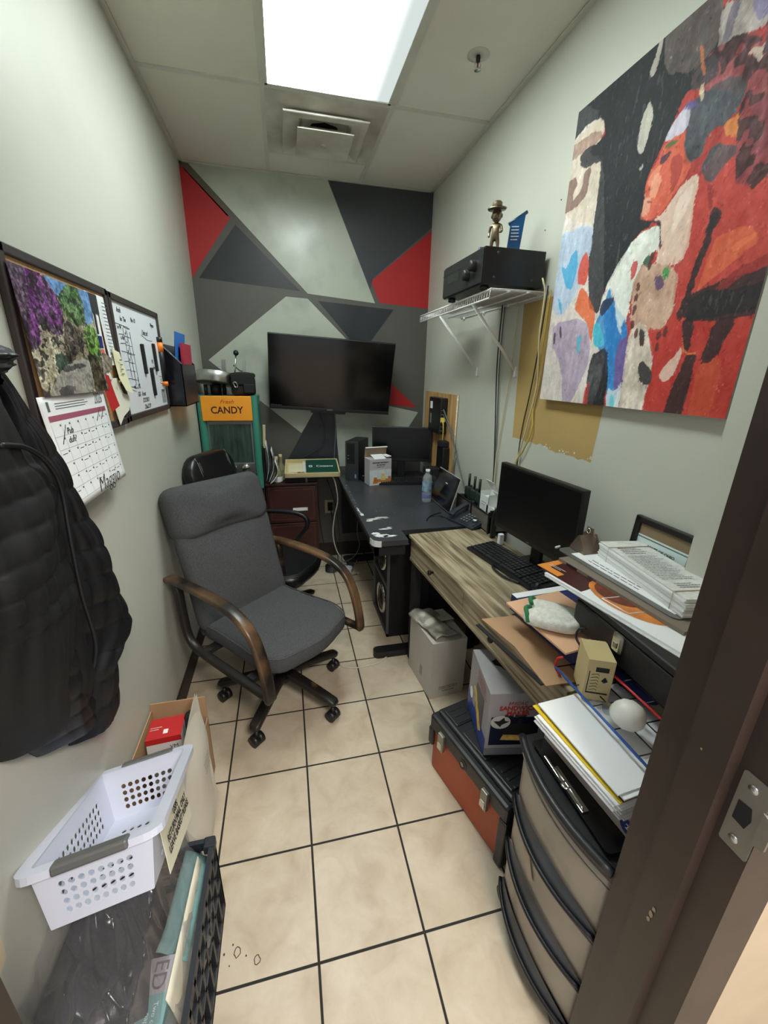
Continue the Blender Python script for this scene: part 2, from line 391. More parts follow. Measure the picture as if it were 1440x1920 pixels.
# back wall mural
mur = dict(s=mat('mural_sage', (178, 184, 170), .36, col2=(150, 155, 145), mix=.62, ms=4, sharp=.12, rvar=.1), r=mat('mural_red', (172, 32, 34), .5, var=.04), d=mat('mural_slate', (56, 58, 63), .5, var=.06), k=mat('mural_black', (38, 41, 46), .42, var=.12, rvar=.1),
           b=mat('mural_band', (86, 83, 79), .5, var=.04), o=mat('mural_olive', (92, 82, 66), .5))
b = MB(); b.box(-.70, 1.26, YB, 3.46, 0, 2.9, mur['b'])
def mural(k, pts, lift=1): b.poly([(x, YB - .0005 * lift, z) for x, z in pts], mur[k])
mural('o', [(-.562, ZC), (-.515, ZC), (-.27, 2.53), (-.30, 2.50), (-.55, 2.745)])
mural('r', [(-.5615, 2.75), (-.535, 2.737), (-.282, 2.494), (-.5615, 2.125)])
mural('s', [(-.512, ZC), (.363, ZC), (.700, 2.035), (.205, 2.072)])
mural('k', [(-.255, 2.457), (.152, 2.085), (-.519, 2.127)])
mural('d', [(.37, ZC), (1.1185, ZC), (1.1185, 2.555), (.680, 2.195), (.662, 2.12)])
mural('r', [(1.1185, 2.534), (.668, 2.181), (.735, 2.039), (1.1185, 2.018)])
mural('s', [(.05, 2.045), (.203, 2.039), (.78, 1.5), (.5, 1.25), (.245, 1.262), (.115, 1.078), (-.516, 1.606)])
mural('k', [(.275, 2.029), (.845, 1.997), (.60, 1.68)])
mural('s', [(.36, 1.40), (.84, 1.285), (1.077, 1.237), (.79, .80), (.415, .80)])
mural('r', [(.80, 1.50), (1.057, 1.276), (.80, 1.30)], 2)
mural('k', [(.245, 1.29), (.385, 1.29), (.410, .70), (-.10, .70)], 2)
b.build('wall_back', kind='structure')

# ceiling: lay-in tiles and white tee grid
tilem = mat('ceiling_tile', (222, 219, 208), .9, var=.03, vs=3, bump=.3, bs=220); teem = mat('ceiling_tee', (206, 205, 196), .5, var=.05)
T1, T2, CY = -.022, .588, 2.452
b = MB()
for x0, x1, ys in ((XL, T1, (.385, 1.233, CY, YB)), (T2, XR, (.385, 1.233, CY, YB)), (T1, T2, (.385, 1.233)), (T1, T2, (3.062, YB))):
    for y0, y1 in zip(ys, ys[1:]): b.box(x0, x1, y0, y1, ZC + .004, ZC + .02, tilem)
for x in (T1, T2): b.box(x - .012, x + .012, .385, YB, ZC - .002, ZC + .03, teem)
for x0, x1, y in ((XL, T1, 1.233), (XL, T1, CY), (T2, XR, 1.233), (T2, XR, CY), (T1, T2, 1.233), (T1, T2, CY), (T1, T2, 3.062)): b.box(x0, x1, y - .012, y + .012, ZC - .0015, ZC + .03, teem)
for x0, x1 in ((XL, XL + .022), (XR - .022, XR)): b.box(x0, x1, .385, YB, ZC - .003, ZC + .001, teem)
b.box(XL, XR, YB - .022, YB, ZC - .003, ZC + .001, teem); b.box(-.70, 1.26, .243, 3.46, ZC + .13, ZC + .16, tilem)
b.build('ceiling', kind='structure')
bb = mat('dark_vinyl_base', (44, 36, 33), .5, var=.1)
b = MB(); b.box(XL, XL + .008, .39, YB, 0, .10, bb); b.build('baseboard_left', kind='structure')
b = MB(); b.box(XL, XR, YB - .008, YB, 0, .12, bb); b.build('baseboard_back', kind='structure')
b = MB(); b.box(XR - .008, XR, .77, YB, 0, .10, bb); b.build('baseboard_right', kind='structure')

# front wall with the doorway the photograph is taken from
beige = mat('corridor_wall_paint', (196, 176, 148), .7, var=.05, vs=12, bump=.2)
b = MB(); b.box(.60, 1.26, .25, .385, 0, 2.9, beige); b.box(-.70, -.42, .255, .385, 0, 2.9, wallm); b.box(-.42, .60, .255, .385, 2.12, 2.9, wallm)
b.box(1.26, 2.2, .255, .385, 0, 2.9, beige); b.build('wall_front', kind='structure')
brown = mat('brown_door_frame', (50, 37, 31), .42, var=.18, vs=9, bump=.08, col2=(64, 48, 40), mix=.62, ms=3)
chip = mat('chipped_primer', (150, 130, 105), .7)
def jamb(sx, ox):
    # plan profile of the pressed-steel frame, x measured into the opening
    return [(ox + sx * .085, .40), (ox, .40), (ox, .352), (ox - sx * .014, .346), (ox - sx * .014, .292), (ox + sx * .001, .288), (ox + sx * .001, .243), (ox + sx * .085, .243)]
DZ = 2.10
door = thing('door_1', None, None); door['kind'] = 'structure'
b = MB(); p = jamb(1, .561); b.prism(p, 0, DZ, brown); p = jamb(-1, -.39); b.prism(list(reversed(p)), 0, DZ, brown)
b.box(-.44, .611, .243, .40, DZ - .05, DZ + .05, brown)
for x, y, z, r in ((.5465, .315, .70, .006), (.5465, .313, .715, .005), (.5465, .316, .685, .004), (.5465, .325, 1.05, .002)):
    b.poly([(x - .0004, y + r * random.uniform(.5, 1) * math.cos(a), z + 1.5 * r * random.uniform(.5, 1) * math.sin(a)) for a in (0, .9, 1.8, 2.7, 3.6, 4.5, 5.4)], chip)
b.build('frame', door)
b = MB(); b.prism(rrect(.036, .125, .003, 2), 0, .0022, 'steel', frame((.5622, .262, 1.0), (0, -1, 0), (0, 0, 1)))
b.prism([(-.008, -.016), (.008, -.018), (.012, 0), (.008, .018), (-.008, .016)], .0018, .0028, 'black0', frame((.5622, .266, 1.0), (0, -1, 0), (0, 0, 1)))
for z in (-.045, .045): b.cyl(.006, .002, .0035, 'alu', frame((.5622, .264, 1.0 + z), (0, -1, 0), (0, 0, 1)), n=14)
b.prism([(.016, -.028), (.03, -.022), (.03, .022), (.016, .028)], .0, .004, 'steel', frame((.5622, .262, 1.0), (0, -1, 0), (0, 0, 1)))
o = b.build('strike_plate', door); o['label'] = 'dull steel strike plate'

# ---------------- ceiling fittings ----------------
t = thing('ceiling_light', 'long fluorescent troffer with glowing ribbed diffuser, between the ceiling tees', 'ceiling light', (.283, 1.8425, ZC))
b = MB()
for x0, x1, y0, y1 in ((-.293, -.280, -.597, .597), (.280, .293, -.597, .597), (-.293, .293, -.597, -.583), (-.293, .293, .583, .597)): b.box(x0, x1, y0, y1, -.004, .06, teem)
b.box(-.293, .293, -.597, .597, .06, .065, teem); b.build('frame', t)
dm = bpy.data.materials.new('glowing_diffuser'); dm.use_nodes = True; nt = dm.node_tree; nt.nodes.clear()
e = nt.nodes.new('ShaderNodeEmission'); out = nt.nodes.new('ShaderNodeOutputMaterial'); tcn = nt.nodes.new('ShaderNodeTexCoord'); sp = nt.nodes.new('ShaderNodeSeparateXYZ')
mr = nt.nodes.new('ShaderNodeMapRange'); mr.interpolation_type = 'SMOOTHSTEP'; mr.inputs[1].default_value = -.12; mr.inputs[2].default_value = .24; mr.inputs[3].default_value = LIGHT * 1.35; mr.inputs[4].default_value = .42
nt.links.new(tcn.outputs['Object'], sp.inputs[0]); nt.links.new(sp.outputs[0], mr.inputs[0]); nt.links.new(mr.outputs[0], e.inputs[1]); e.inputs[0].default_value = (.90, 1, .97, 1); nt.links.new(e.outputs[0], out.inputs[0])
b = MB(); b.box(-.281, .281, -.585, .585, 0, .003, dm); b.build('diffuser', t)
b = MB()
vm = mat('dusty_vent', (214, 211, 200), .6, col2=(150, 142, 128), mix=.58, ms=5, sharp=.25); t = thing('air_vent', 'square white ceiling air vent with dusty stepped plates', 'air vent', (.283, 2.757, ZC))
b.box(-.296, .296, -.296, .296, -.002, .004, vm); b.build('face_panel', t)
b = MB()
def ring(bb_, a, z0, bq, z1, m):
    vs = [(-a, -a, z0), (a, -a, z0), (a, a, z0), (-a, a, z0), (-bq, -bq, z1), (bq, -bq, z1), (bq, bq, z1), (-bq, bq, z1)]
    bb_.add(vs, [(0, 1, 5, 4), (1, 2, 6, 5), (2, 3, 7, 6), (3, 0, 4, 7)], m)
ring(b, .170, -.004, .214, -.034, vm); ring(b, .214, -.034, .215, -.030, vm); ring(b, .210, -.036, .135, -.020, vm); ring(b, .214, -.034, .210, -.036, vm); ring(b, .135, -.020, .12, -.004, vm); b.build('outer_plate', t)
b = MB(); b.prism([(.09 * math.cos(2 * PI * k / 8), .09 * math.sin(2 * PI * k / 8)) for k in range(8)], -.0045, -.0035, 'black0'); b.build('duct_opening', t)
b = MB(); ring(b, .075, -.02, .142, -.060, vm); b.box(-.144, .144, -.144, .144, -.064, -.060, vm)
for a in (45, 135, 225, 315): b.tube([(.06 * math.cos(rad(a)), .06 * math.sin(rad(a)), -.004), (.09 * math.cos(rad(a)), .09 * math.sin(rad(a)), -.05)], .003, vm)
b.lathe([(0, -.066), (.016, -.066), (.018, -.064)], vm); b.build('inner_plate', t)
t = thing('fire_sprinkler', 'small pendant fire sprinkler in a round ceiling escutcheon', 'sprinkler', (.843, 2.033, ZC + .004))
b = MB(); b.lathe([(.012, -.001), (.03, -.007), (.034, -.003), (.045, -.001), (.045, 0)], mat('escutcheon', (196, 194, 184), .4), n=32); b.build('escutcheon', t)
b = MB(); b.cyl(.009, -.022, -.004, 'ink'); b.cyl(.013, -.05, -.047, 'alu', n=14)
for sgn in (1, -1): b.tube([(sgn * .008, 0, -.02), (sgn * .013, 0, -.034), (sgn * .004, 0, -.047)], .002, 'alu', sm=3)
b.cyl(.003, -.046, -.022, mat('red_glass_bulb', (120, 40, 30), .2)); b.build('head', t)
CANVAS=[((214,204,196),18,[(-0.018,0.998),(0.169,0.922),(0.463,-0.054),(0.015,-0.1),(-0.096,0.686)]),
((38,42,46),8,[(-0.002,0.992),(0.088,0.995),(0.523,0.992),(0.601,0.972),(0.65,0.825),(0.534,0.823),(0.506,0.767),(0.474,0.707),(0.442,0.653),(0.454,0.557),(0.511,0.533),(0.442,0.516),(0.357,0.413),(0.325,0.364),(0.32,0.301),(0.251,0.337),(0.206,0.487),(0.205,0.644),(0.197,0.729),(0.186,0.808),(0.065,0.811),(0.057,0.86),(0.189,0.855),(0.173,0.909),(0.091,0.942),(0.016,0.907)]),
((104,92,90),14,[(0.4,0.999),(0.523,0.994),(0.57,0.989),(0.609,0.968),(0.63,0.884),(0.552,0.856),(0.426,0.914)]),
((178,168,162),22,[(0.605,0.97),(0.739,0.896),(0.757,0.843),(0.701,0.864),(0.671,0.851),(0.626,0.856)]),
((120,112,128),16,[(0.638,0.953),(0.666,0.937),(0.652,0.873),(0.63,0.863)]),
((138,130,170),12,[(0.696,0.92),(0.745,0.893),(0.753,0.867),(0.724,0.867)]),
((205,190,170),14,[(0.095,0.928),(0.158,0.921),(0.185,0.869),(0.126,0.867),(0.11,0.835),(0.186,0.808),(0.2,0.722),(0.202,0.611),(0.188,0.614),(0.024,0.656),(0.011,0.802),(-0.008,0.916)]),
((150,118,104),14,[(-0.006,0.908),(0.154,0.896),(0.177,0.857),(0.01,0.853)]),
((38,42,46),6,[(0.05,0.862),(0.189,0.855),(0.244,0.788),(0.147,0.797),(0.066,0.808)]),
((118,88,80),12,[(0.011,0.699),(-0.002,0.77),(0.033,0.802),(0.068,0.763),(0.035,0.745),(0.046,0.717),(0.094,0.735),(0.095,0.798),(0.141,0.796),(0.128,0.708),(0.067,0.684)]),
((226,220,204),12,[(0.388,0.871),(0.418,0.833),(0.416,0.781),(0.404,0.732),(0.375,0.747),(0.37,0.799),(0.372,0.836)]),
((205,195,180),12,[(0.395,0.985),(0.405,0.963),(0.393,0.924),(0.375,0.927),(0.37,0.945),(0.381,0.965)]),
((215,205,190),10,[(0.412,0.707),(0.418,0.699),(0.406,0.688),(0.4,0.7)]),
((150,74,78),34,[(0.548,0.849),(0.59,0.87),(0.645,0.876),(0.701,0.864),(0.772,0.809),(0.811,0.695),(0.718,0.743),(0.628,0.791),(0.568,0.809)]),
((76,80,86),16,[(0.552,0.777),(0.587,0.791),(0.627,0.796),(0.692,0.789),(0.734,0.756),(0.741,0.725),(0.706,0.689),(0.646,0.694),(0.647,0.647),(0.584,0.641),(0.577,0.701)]),
((60,62,66),14,[(0.552,0.856),(0.593,0.859),(0.616,0.87),(0.646,0.813),(0.609,0.808),(0.559,0.812)]),
((222,212,194),10,[(0.718,0.822),(0.753,0.813),(0.78,0.766),(0.764,0.77),(0.738,0.803)]),
((222,205,170),10,[(0.592,0.82),(0.61,0.79),(0.605,0.778),(0.586,0.801)]),
((196,70,60),14,[(0.658,0.614),(0.686,0.633),(0.69,0.677),(0.789,0.631),(0.85,0.576),(0.935,0.318),(0.861,0.306),(0.723,0.321),(0.707,0.229),(0.641,0.338),(0.663,0.417),(0.651,0.549)]),
((214,128,66),16,[(0.694,0.698),(0.755,0.698),(0.77,0.72),(0.789,0.712),(0.768,0.644),(0.715,0.659)]),
((74,80,86),14,[(0.776,0.714),(0.804,0.713),(0.85,0.576),(0.787,0.602),(0.777,0.645)]),
((76,80,86),14,[(0.676,0.665),(0.756,0.626),(0.761,0.611),(0.723,0.598),(0.697,0.566),(0.649,0.613)]),
((205,198,214),14,[(0.488,0.734),(0.506,0.767),(0.539,0.785),(0.568,0.784),(0.575,0.74),(0.561,0.726),(0.519,0.722)]),
((96,84,140),10,[(0.531,0.787),(0.573,0.793),(0.601,0.771),(0.565,0.772)]),
((214,98,72),12,[(0.489,0.723),(0.518,0.727),(0.57,0.727),(0.583,0.67),(0.617,0.633),(0.588,0.602),(0.541,0.551),(0.494,0.544),(0.451,0.557),(0.45,0.583),(0.465,0.596),(0.449,0.623),(0.444,0.653),(0.466,0.678),(0.481,0.7)]),
((236,150,120),10,[(0.486,0.682),(0.501,0.677),(0.488,0.639),(0.464,0.63),(0.449,0.651),(0.468,0.672)]),
((228,170,146),10,[(0.45,0.611),(0.481,0.602),(0.484,0.563),(0.456,0.559),(0.45,0.583)]),
((60,38,60),6,[(0.486,0.7),(0.529,0.702),(0.522,0.691),(0.512,0.681),(0.489,0.682)]),
((226,196,178),10,[(0.59,0.599),(0.655,0.61),(0.651,0.549),(0.675,0.451),(0.661,0.401),(0.604,0.401),(0.561,0.388),(0.551,0.462),(0.548,0.524),(0.5,0.542),(0.545,0.548)]),
((60,30,30),4,[(0.449,0.555),(0.5,0.541),(0.543,0.534),(0.548,0.503),(0.568,0.453),(0.558,0.455),(0.531,0.529),(0.492,0.538)]),
((224,226,216),14,[(0.54,0.526),(0.556,0.461),(0.497,0.432),(0.468,0.35),(0.474,0.246),(0.413,0.305),(0.35,0.361),(0.321,0.315),(0.345,0.415),(0.442,0.516)]),
((48,128,196),16,[(0.333,0.313),(0.359,0.386),(0.376,0.349),(0.481,0.259),(0.497,0.204),(0.5,0.052),(0.476,0.0),(0.417,0.138),(0.308,0.23),(0.313,0.287)]),
((225,228,222),8,[(0.362,0.399),(0.438,0.4),(0.468,0.299),(0.454,0.241),(0.402,0.32)]),
((30,34,60),6,[(0.321,0.315),(0.34,0.354),(0.399,0.346),(0.347,0.291)]),
((120,82,140),12,[(0.442,0.207),(0.501,0.225),(0.518,0.067),(0.484,0.03)]),
((70,190,205),12,[(0.298,0.267),(0.321,0.287),(0.381,0.218),(0.375,0.196),(0.324,0.198)]),
((196,160,138),20,[(0.464,0.364),(0.491,0.421),(0.545,0.423),(0.658,0.386),(0.663,0.267),(0.641,0.234),(0.56,0.227),(0.506,0.244)]),
((66,92,70),10,[(0.494,0.427),(0.519,0.451),(0.542,0.435),(0.533,0.408)]),
((212,198,184),26,[(0.489,0.232),(0.549,0.266),(0.637,0.16),(0.629,0.004),(0.532,0.004)]),
((188,56,46),12,[(0.702,0.246),(0.747,0.248),(0.914,0.252),(0.941,0.263),(0.93,0.152),(0.93,0.001),(0.62,0.003),(0.636,0.135),(0.574,0.245),(0.641,0.234),(0.668,0.278)]),
((200,84,52),10,[(0.795,0.145),(0.88,0.153),(0.867,0.01),(0.811,0.002)]),
((34,28,30),8,[(0.71,0.32),(0.851,0.336),(0.924,0.351),(0.95,0.275),(0.913,0.254),(0.872,0.236),(0.702,0.246)]),
((34,28,30),8,[(0.743,0.157),(0.791,0.156),(0.78,0.001),(0.702,0.003)]),
((34,28,30),8,[(0.701,0.252),(0.755,0.247),(0.757,0.168),(0.74,0.163)]),
((34,28,30),8,[(0.817,0.246),(0.883,0.24),(0.845,0.144),(0.798,0.133)]),
((34,28,30),8,[(0.942,0.191),(0.937,0.132),(0.937,-0.001),(0.917,0.0),(0.922,0.085)]),
((230,214,196),10,[(0.676,0.122),(0.723,0.181),(0.736,0.163),(0.717,0.098),(0.687,0.085),(0.666,0.097)]),
((222,106,68),14,[(0.754,0.443),(0.85,0.446),(0.888,0.404),(0.839,0.373),(0.762,0.336),(0.728,0.32),(0.746,0.385)]),
((235,140,80),10,[(0.712,0.217),(0.744,0.163),(0.797,0.161),(0.743,0.154)]),
((36,30,32),4,[(0.722,0.509),(0.731,0.514),(0.753,0.496),(0.754,0.472),(0.736,0.457),(0.724,0.45)]),
((30,28,30),5,[(0.619,0.129),(0.585,0.149),(0.569,0.136),(0.591,0.083),(0.637,0.07),(0.639,0.11)]),
((30,28,30),5,[(0.542,0.241),(0.568,0.233),(0.577,0.187),(0.558,0.188)]),
((190,60,60),8,[(0.444,0.442),(0.474,0.442),(0.476,0.406),(0.459,0.378)]),
((60,150,80),6,[(0.588,0.398),(0.624,0.392),(0.622,0.37),(0.604,0.361)]),
((88,64,100),8,[(0.554,0.381),(0.594,0.38),(0.609,0.348),(0.583,0.335)]),
((170,190,214),14,[(0.002,0.624),(0.195,0.613),(0.217,0.52),(0.169,0.407),(0.076,0.309),(0.008,0.406)]),
((56,156,206),6,[(0.025,0.506),(0.068,0.49),(0.09,0.532),(0.122,0.548),(0.143,0.484),(0.129,0.405),(0.074,0.428)]),
((214,62,44),6,[(0.154,0.446),(0.154,0.505),(0.188,0.526),(0.219,0.478),(0.215,0.411),(0.164,0.422)]),
((224,96,48),10,[(0.163,0.343),(0.181,0.412),(0.23,0.384),(0.299,0.317),(0.306,0.259),(0.306,0.207),(0.263,0.281),(0.178,0.326)]),
((56,156,206),6,[(0.033,0.395),(0.063,0.371),(0.085,0.324),(0.05,0.356)]),
((164,148,172),16,[(0.028,0.305),(0.262,0.299),(0.313,0.169),(0.289,0.092),(0.201,0.015),(0.125,0.141),(0.037,0.211)]),
((60,176,206),6,[(0.214,0.239),(0.234,0.242),(0.244,0.179),(0.223,0.179)]),
((206,198,190),12,[(-0.098,0.307),(0.01,0.307),(0.143,0.132),(0.177,0.014),(0.314,0.005),(-0.011,-0.006)]),
((60,44,56),6,[(0.041,0.271),(0.058,0.261),(0.06,0.215),(0.043,0.229)]),
((60,44,56),6,[(0.078,0.293),(0.095,0.275),(0.104,0.234),(0.086,0.251)]),
((28,28,34),26,[(0.31,0.169),(0.399,0.195),(0.44,0.094),(0.434,0.001),(0.331,0.004)]),
((196,56,44),6,[(0.313,0.064),(0.337,0.078),(0.353,0.005),(0.317,0.003)]),
((215,225,225),10,[(0.439,0.064),(0.489,0.051),(0.509,0.095),(0.526,0.003),(0.469,0.003)]),
((150,50,50),4,[(0.456,0.599),(0.474,0.596),(0.49,0.588),(0.474,0.589)]),
((120,40,44),4,[(0.459,0.628),(0.475,0.626),(0.483,0.619),(0.466,0.622)]),
((70,110,60),6,[(0.495,0.72),(0.519,0.722),(0.552,0.717),(0.532,0.71),(0.502,0.713)]),
((240,170,140),8,[(0.474,0.655),(0.492,0.665),(0.512,0.641),(0.499,0.603),(0.477,0.598),(0.467,0.617)]),
((170,60,50),8,[(0.531,0.688),(0.573,0.678),(0.584,0.619),(0.554,0.587),(0.545,0.641)]),
((236,214,200),8,[(0.584,0.568),(0.637,0.592),(0.639,0.562),(0.62,0.506),(0.596,0.479)]),
((150,40,40),8,[(0.685,0.573),(0.707,0.566),(0.724,0.514),(0.715,0.502)]),
((120,36,38),10,[(0.772,0.577),(0.791,0.579),(0.798,0.551),(0.789,0.536)]),
((232,120,80),8,[(0.804,0.408),(0.867,0.426),(0.876,0.415),(0.822,0.39)]),
((150,42,40),10,[(0.788,0.317),(0.837,0.344),(0.897,0.371),(0.917,0.358),(0.864,0.334),(0.817,0.307)]),
((28,120,190),8,[(0.374,0.24),(0.393,0.294),(0.44,0.193),(0.444,0.123)]),
((210,225,235),8,[(0.406,0.306),(0.433,0.29),(0.466,0.22),(0.444,0.235)]),
((90,200,220),6,[(0.466,0.05),(0.49,0.03),(0.49,-0.007),(0.476,0.0)]),
((210,120,70),8,[(0.553,0.909),(0.563,0.908),(0.601,0.834),(0.587,0.836)]),
((200,60,60),6,[(0.074,1.001),(0.096,0.989),(0.095,0.971),(0.076,0.985)]),
((235,225,210),6,[(0.781,0.735),(0.793,0.734),(0.802,0.707),(0.786,0.706)])]
CALPIC=[((150,140,120),30,[(-0.042,0.996),(1.847,1.585),(1.169,-0.265),(-0.379,-0.065)]),
((96,150,214),16,[(0.309,0.996),(1.039,1.044),(0.94,0.615),(0.486,0.844)]),
((66,40,72),34,[(0.018,0.985),(0.33,0.96),(0.501,0.836),(0.506,0.676),(0.384,0.487),(0.242,0.545),(0.145,0.396),(0.018,0.345),(-0.018,0.451)]),
((120,56,130),30,[(0.195,0.978),(0.429,0.949),(0.491,0.749),(0.488,0.625),(0.304,0.575),(0.187,0.673),(0.161,0.444),(0.042,0.411),(0.099,0.68)]),
((84,120,60),30,[(0.486,0.844),(0.626,0.975),(0.823,0.982),(0.868,0.844),(0.834,0.673),(0.655,0.622),(0.527,0.68)]),
((110,160,60),30,[(0.738,0.604),(0.912,0.68),(0.997,0.545),(0.961,0.364),(0.873,0.269),(0.727,0.436)]),
((190,182,160),34,[(0.171,0.625),(0.242,0.545),(0.322,0.36),(0.345,0.196),(0.166,0.16),(0.073,0.033),(0.005,0.12),(0.01,0.324),(0.112,0.396)]),
((90,80,70),26,[(0.506,0.676),(0.691,0.596),(0.694,0.407),(0.569,0.371),(0.377,0.236),(0.379,0.415)]),
((36,60,50),12,[(0.223,0.331),(0.361,0.364),(0.397,0.236),(0.345,0.196),(0.231,0.196)]),
((160,156,150),16,[(0.39,0.273),(0.694,0.338),(0.732,0.167),(0.683,0.022),(0.031,0.0),(0.164,0.149)]),
((60,58,60),16,[(0.281,0.236),(0.626,0.28),(0.642,0.251),(0.301,0.185)]),
((70,66,70),14,[(0.169,0.065),(0.384,0.08),(0.387,0.025),(0.171,0.015)]),
((70,60,40),28,[(0.719,0.407),(0.917,0.316),(0.948,0.004),(0.681,0.015),(0.706,0.167)])]
BEADS=[(0.735,0.481),(0.73,0.466),(0.729,0.436),(0.724,0.41),(0.72,0.39),(0.714,0.368),(0.711,0.338),(0.709,0.312),(0.7,0.291),(0.695,0.269)]
BEADS2=[(0.535,0.442),(0.533,0.419),(0.499,0.366),(0.498,0.334),(0.5,0.296),(0.507,0.257),(0.531,0.229),(0.563,0.201),(0.628,0.217),(0.634,0.185),(0.651,0.227)]


# ================= BIG FURNITURE =================
def caster(parent, x, y, M=None):
    b = MB(); b.cyl(.009, .03, .07, 'blk', T(x, y, 0), n=10)
    for s_ in (-1, 1): b.cyl(.026, -.011, .011, 'blk', T(x + .014 * s_, y, .026, ry=90), n=18)
    b.box(x - .024, x + .024, y - .018, y + .012, .036, .052, 'blk', bev=.006); b.build('caster', parent)
def star_base(t, a0, R, m, z0=.11, z1=.085, hub=.034):
    for k in range(5):
        a = rad(a0 + 72 * k); b = MB(); Mr = T(rz=a0 + 72 * k)
        n = 8; path = [(.02 + (R - .02) * j / n, 0, z0 + .035 - (z0 - z1 + .02) * (j / n) ** 1.4) for j in range(n + 1)] + [(R + .014, 0, z1 + .012)]
        prof = [(x, y) for x, y in rrect(.052, .034, .012, 3)]
        b.sweep(path, prof, m, Mr, up=(0, 0, 1), taper=[1.05 - .12 * j / n for j in range(n + 1)] + [.6])
        l = b.build('leg', t); caster(l, (R - .008) * math.cos(a), (R - .008) * math.sin(a))
def cushion_outline(wf, wb, d, r=.07, bow=.03):
    pts = [(-wb / 2, -d / 2), (wb / 2, -d / 2), (wf / 2, d / 2 - r), (wf / 2 - r * .3, d / 2 - r * .25), (wf / 2 - r, d / 2), (0, d / 2 + bow), (-wf / 2 + r, d / 2), (-wf / 2 + r * .3, d / 2 - r * .25), (-wf / 2, d / 2 - r)]
    return [(p.x, p.y) for p in smooth_path([(x, y, 0) for x, y in densify(pts, .08)], 3, True)]
# ---- charcoal wool office chair ----
t = thing('office_chair', 'charcoal wool office chair with rubbed black wooden loop arms and five-star base', 'office chair', (-.076, 1.717, 0), -137)
star_base(t, 22.3, .30, M_['worn'])
b = MB(); b.cyl(.03, .10, .20, 'blk'); b.cyl(.022, .2, .36, 'dgrey'); b.box(-.11, .11, -.12, .12, .345, .372, 'blkm', bev=.01); b.build('gas_column', t)
b = MB(); o_ = cushion_outline(.50, .46, .50, .13, .02)
b.pillow(o_, .365, .458, .038, 'fabric', puff=.012); seam = [(x * .985, y * .985, .447) for x, y in o_]; b.tube(seam, .003, 'fabric', n=5, closed=True); b.build('seat', t)
def back_pillow(w, h, th, zc, yc, tilt, bulge=.012, r=.04):
    b = MB(); Mx = T(0, yc, zc, rx=90 + tilt) ; b.pillow(densify(rrect(w, h, .06, 4), .06), -th / 2, th / 2, r, 'fabric', Mx @ Matrix.Rotation(PI, 4, 'Y'), puff=bulge); return b
b = back_pillow(.50, .50, .085, .635, -.30, 15, .018); b.build('backrest', t)
b = back_pillow(.51, .25, .125, .93, -.388, 17, .018, .055); b.build('headrest', t)
b = MB(); b.box(-.215, .215, -.03, .0, -.30, .38, 'fabric', T(0, -.345, .66, rx=-15) @ T(rx=30) if False else T(0, -.36, .64, rx=15), bev=.015, seg=3); b.build('back_shell', t)
for sx in (-1, 1):
    X = sx * .29; b = MB()
    path = smooth_path([(X, -.375, .662), (X, -.26, .672), (X, -.08, .672), (X, .06, .655), (X, .155, .61), (X, .205, .53), (X, .235, .43), (X, .248, .345), (X * .985, .245, .325)], 4)
    b.sweep(path, rrect(.046, .030, .011, 3), 'wornedge', up=(1, 0, 0)) if False else b.sweep(path, rrect(.028, .050, .011, 3), 'wornedge', up=(1, 0, 0))
    path = smooth_path([(X, .25, .335), (X, .12, .338), (X, -.15, .352), (X, -.24, .365), (X, -.285, .41), (X, -.30, .50), (X, -.31, .655)], 4)
    b.sweep(path, rrect(.032, .036, .011, 3), 'worn', up=(1, 0, 0)); b.build('armrest', t)
b = MB(); b.box(-.28, .28, -.2, -.16, .345, .365, 'blkm'); b.box(-.28, .28, .1, .14, .345, .365, 'blkm'); b.build('cross_bars', t)
# ---- black leather chair ----
t = thing('leather_chair', 'black leather office chair with thin loop arms, behind the charcoal chair', 'office chair', (-.095, 2.36, 0), -113)
star_base(t, 12, .28, M_['blk'])
b = MB(); b.cyl(.03, .10, .22, 'blk'); b.cyl(.02, .22, .38, 'blk'); b.box(-.1, .1, -.1, .1, .36, .385, 'blkm'); b.build('gas_column', t)
b = MB(); o_ = cushion_outline(.49, .44, .47, .12, .02); b.pillow(o_, .375, .465, .04, 'leather', puff=.015)
wh = mat('pale_stitching', (150, 150, 150), .7); b.tube([(x * .93, y * .93, .462) for x, y in o_], .0016, 'dgrey', n=4, closed=True); b.build('seat', t)
b = MB(); o2 = densify(rrect(.44, .60, .11, 5), .07)
b.pillow(o2, -.04, .04, .035, 'leather', T(0, -.335, .80, rx=103) @ Matrix.Rotation(PI, 4, 'Y'), puff=.02)
Mb = T(0, -.335, .80, rx=103) @ Matrix.Rotation(PI, 4, 'Y')
for x in (-.148, -.135): b.tube([(x, -.27, .042), (x, 0, .045), (x, .22, .044), (x, .285, .03)], .0016, wh, Mb, n=4, sm=3)
for x in (.148, .135): b.tube([(x, -.27, .042), (x, 0, .045), (x, .22, .044), (x, .285, .03)], .0016, wh, Mb, n=4, sm=3)
b.build('backrest', t)
for sx in (-1, 1):
    X = sx * .255; b = MB(); b.sweep(smooth_path([(sx * .2, -.31, .60), (X, -.26, .65), (X, -.10, .672), (X, .03, .668), (X, .095, .64), (X, .10, .58), (X, .05, .51), (sx * .23, .0, .44), (sx * .20, -.02, .385)], 5), rrect(.028, .034, .012, 3), 'blk', up=(1, 0, 0)); b.build('armrest', t)

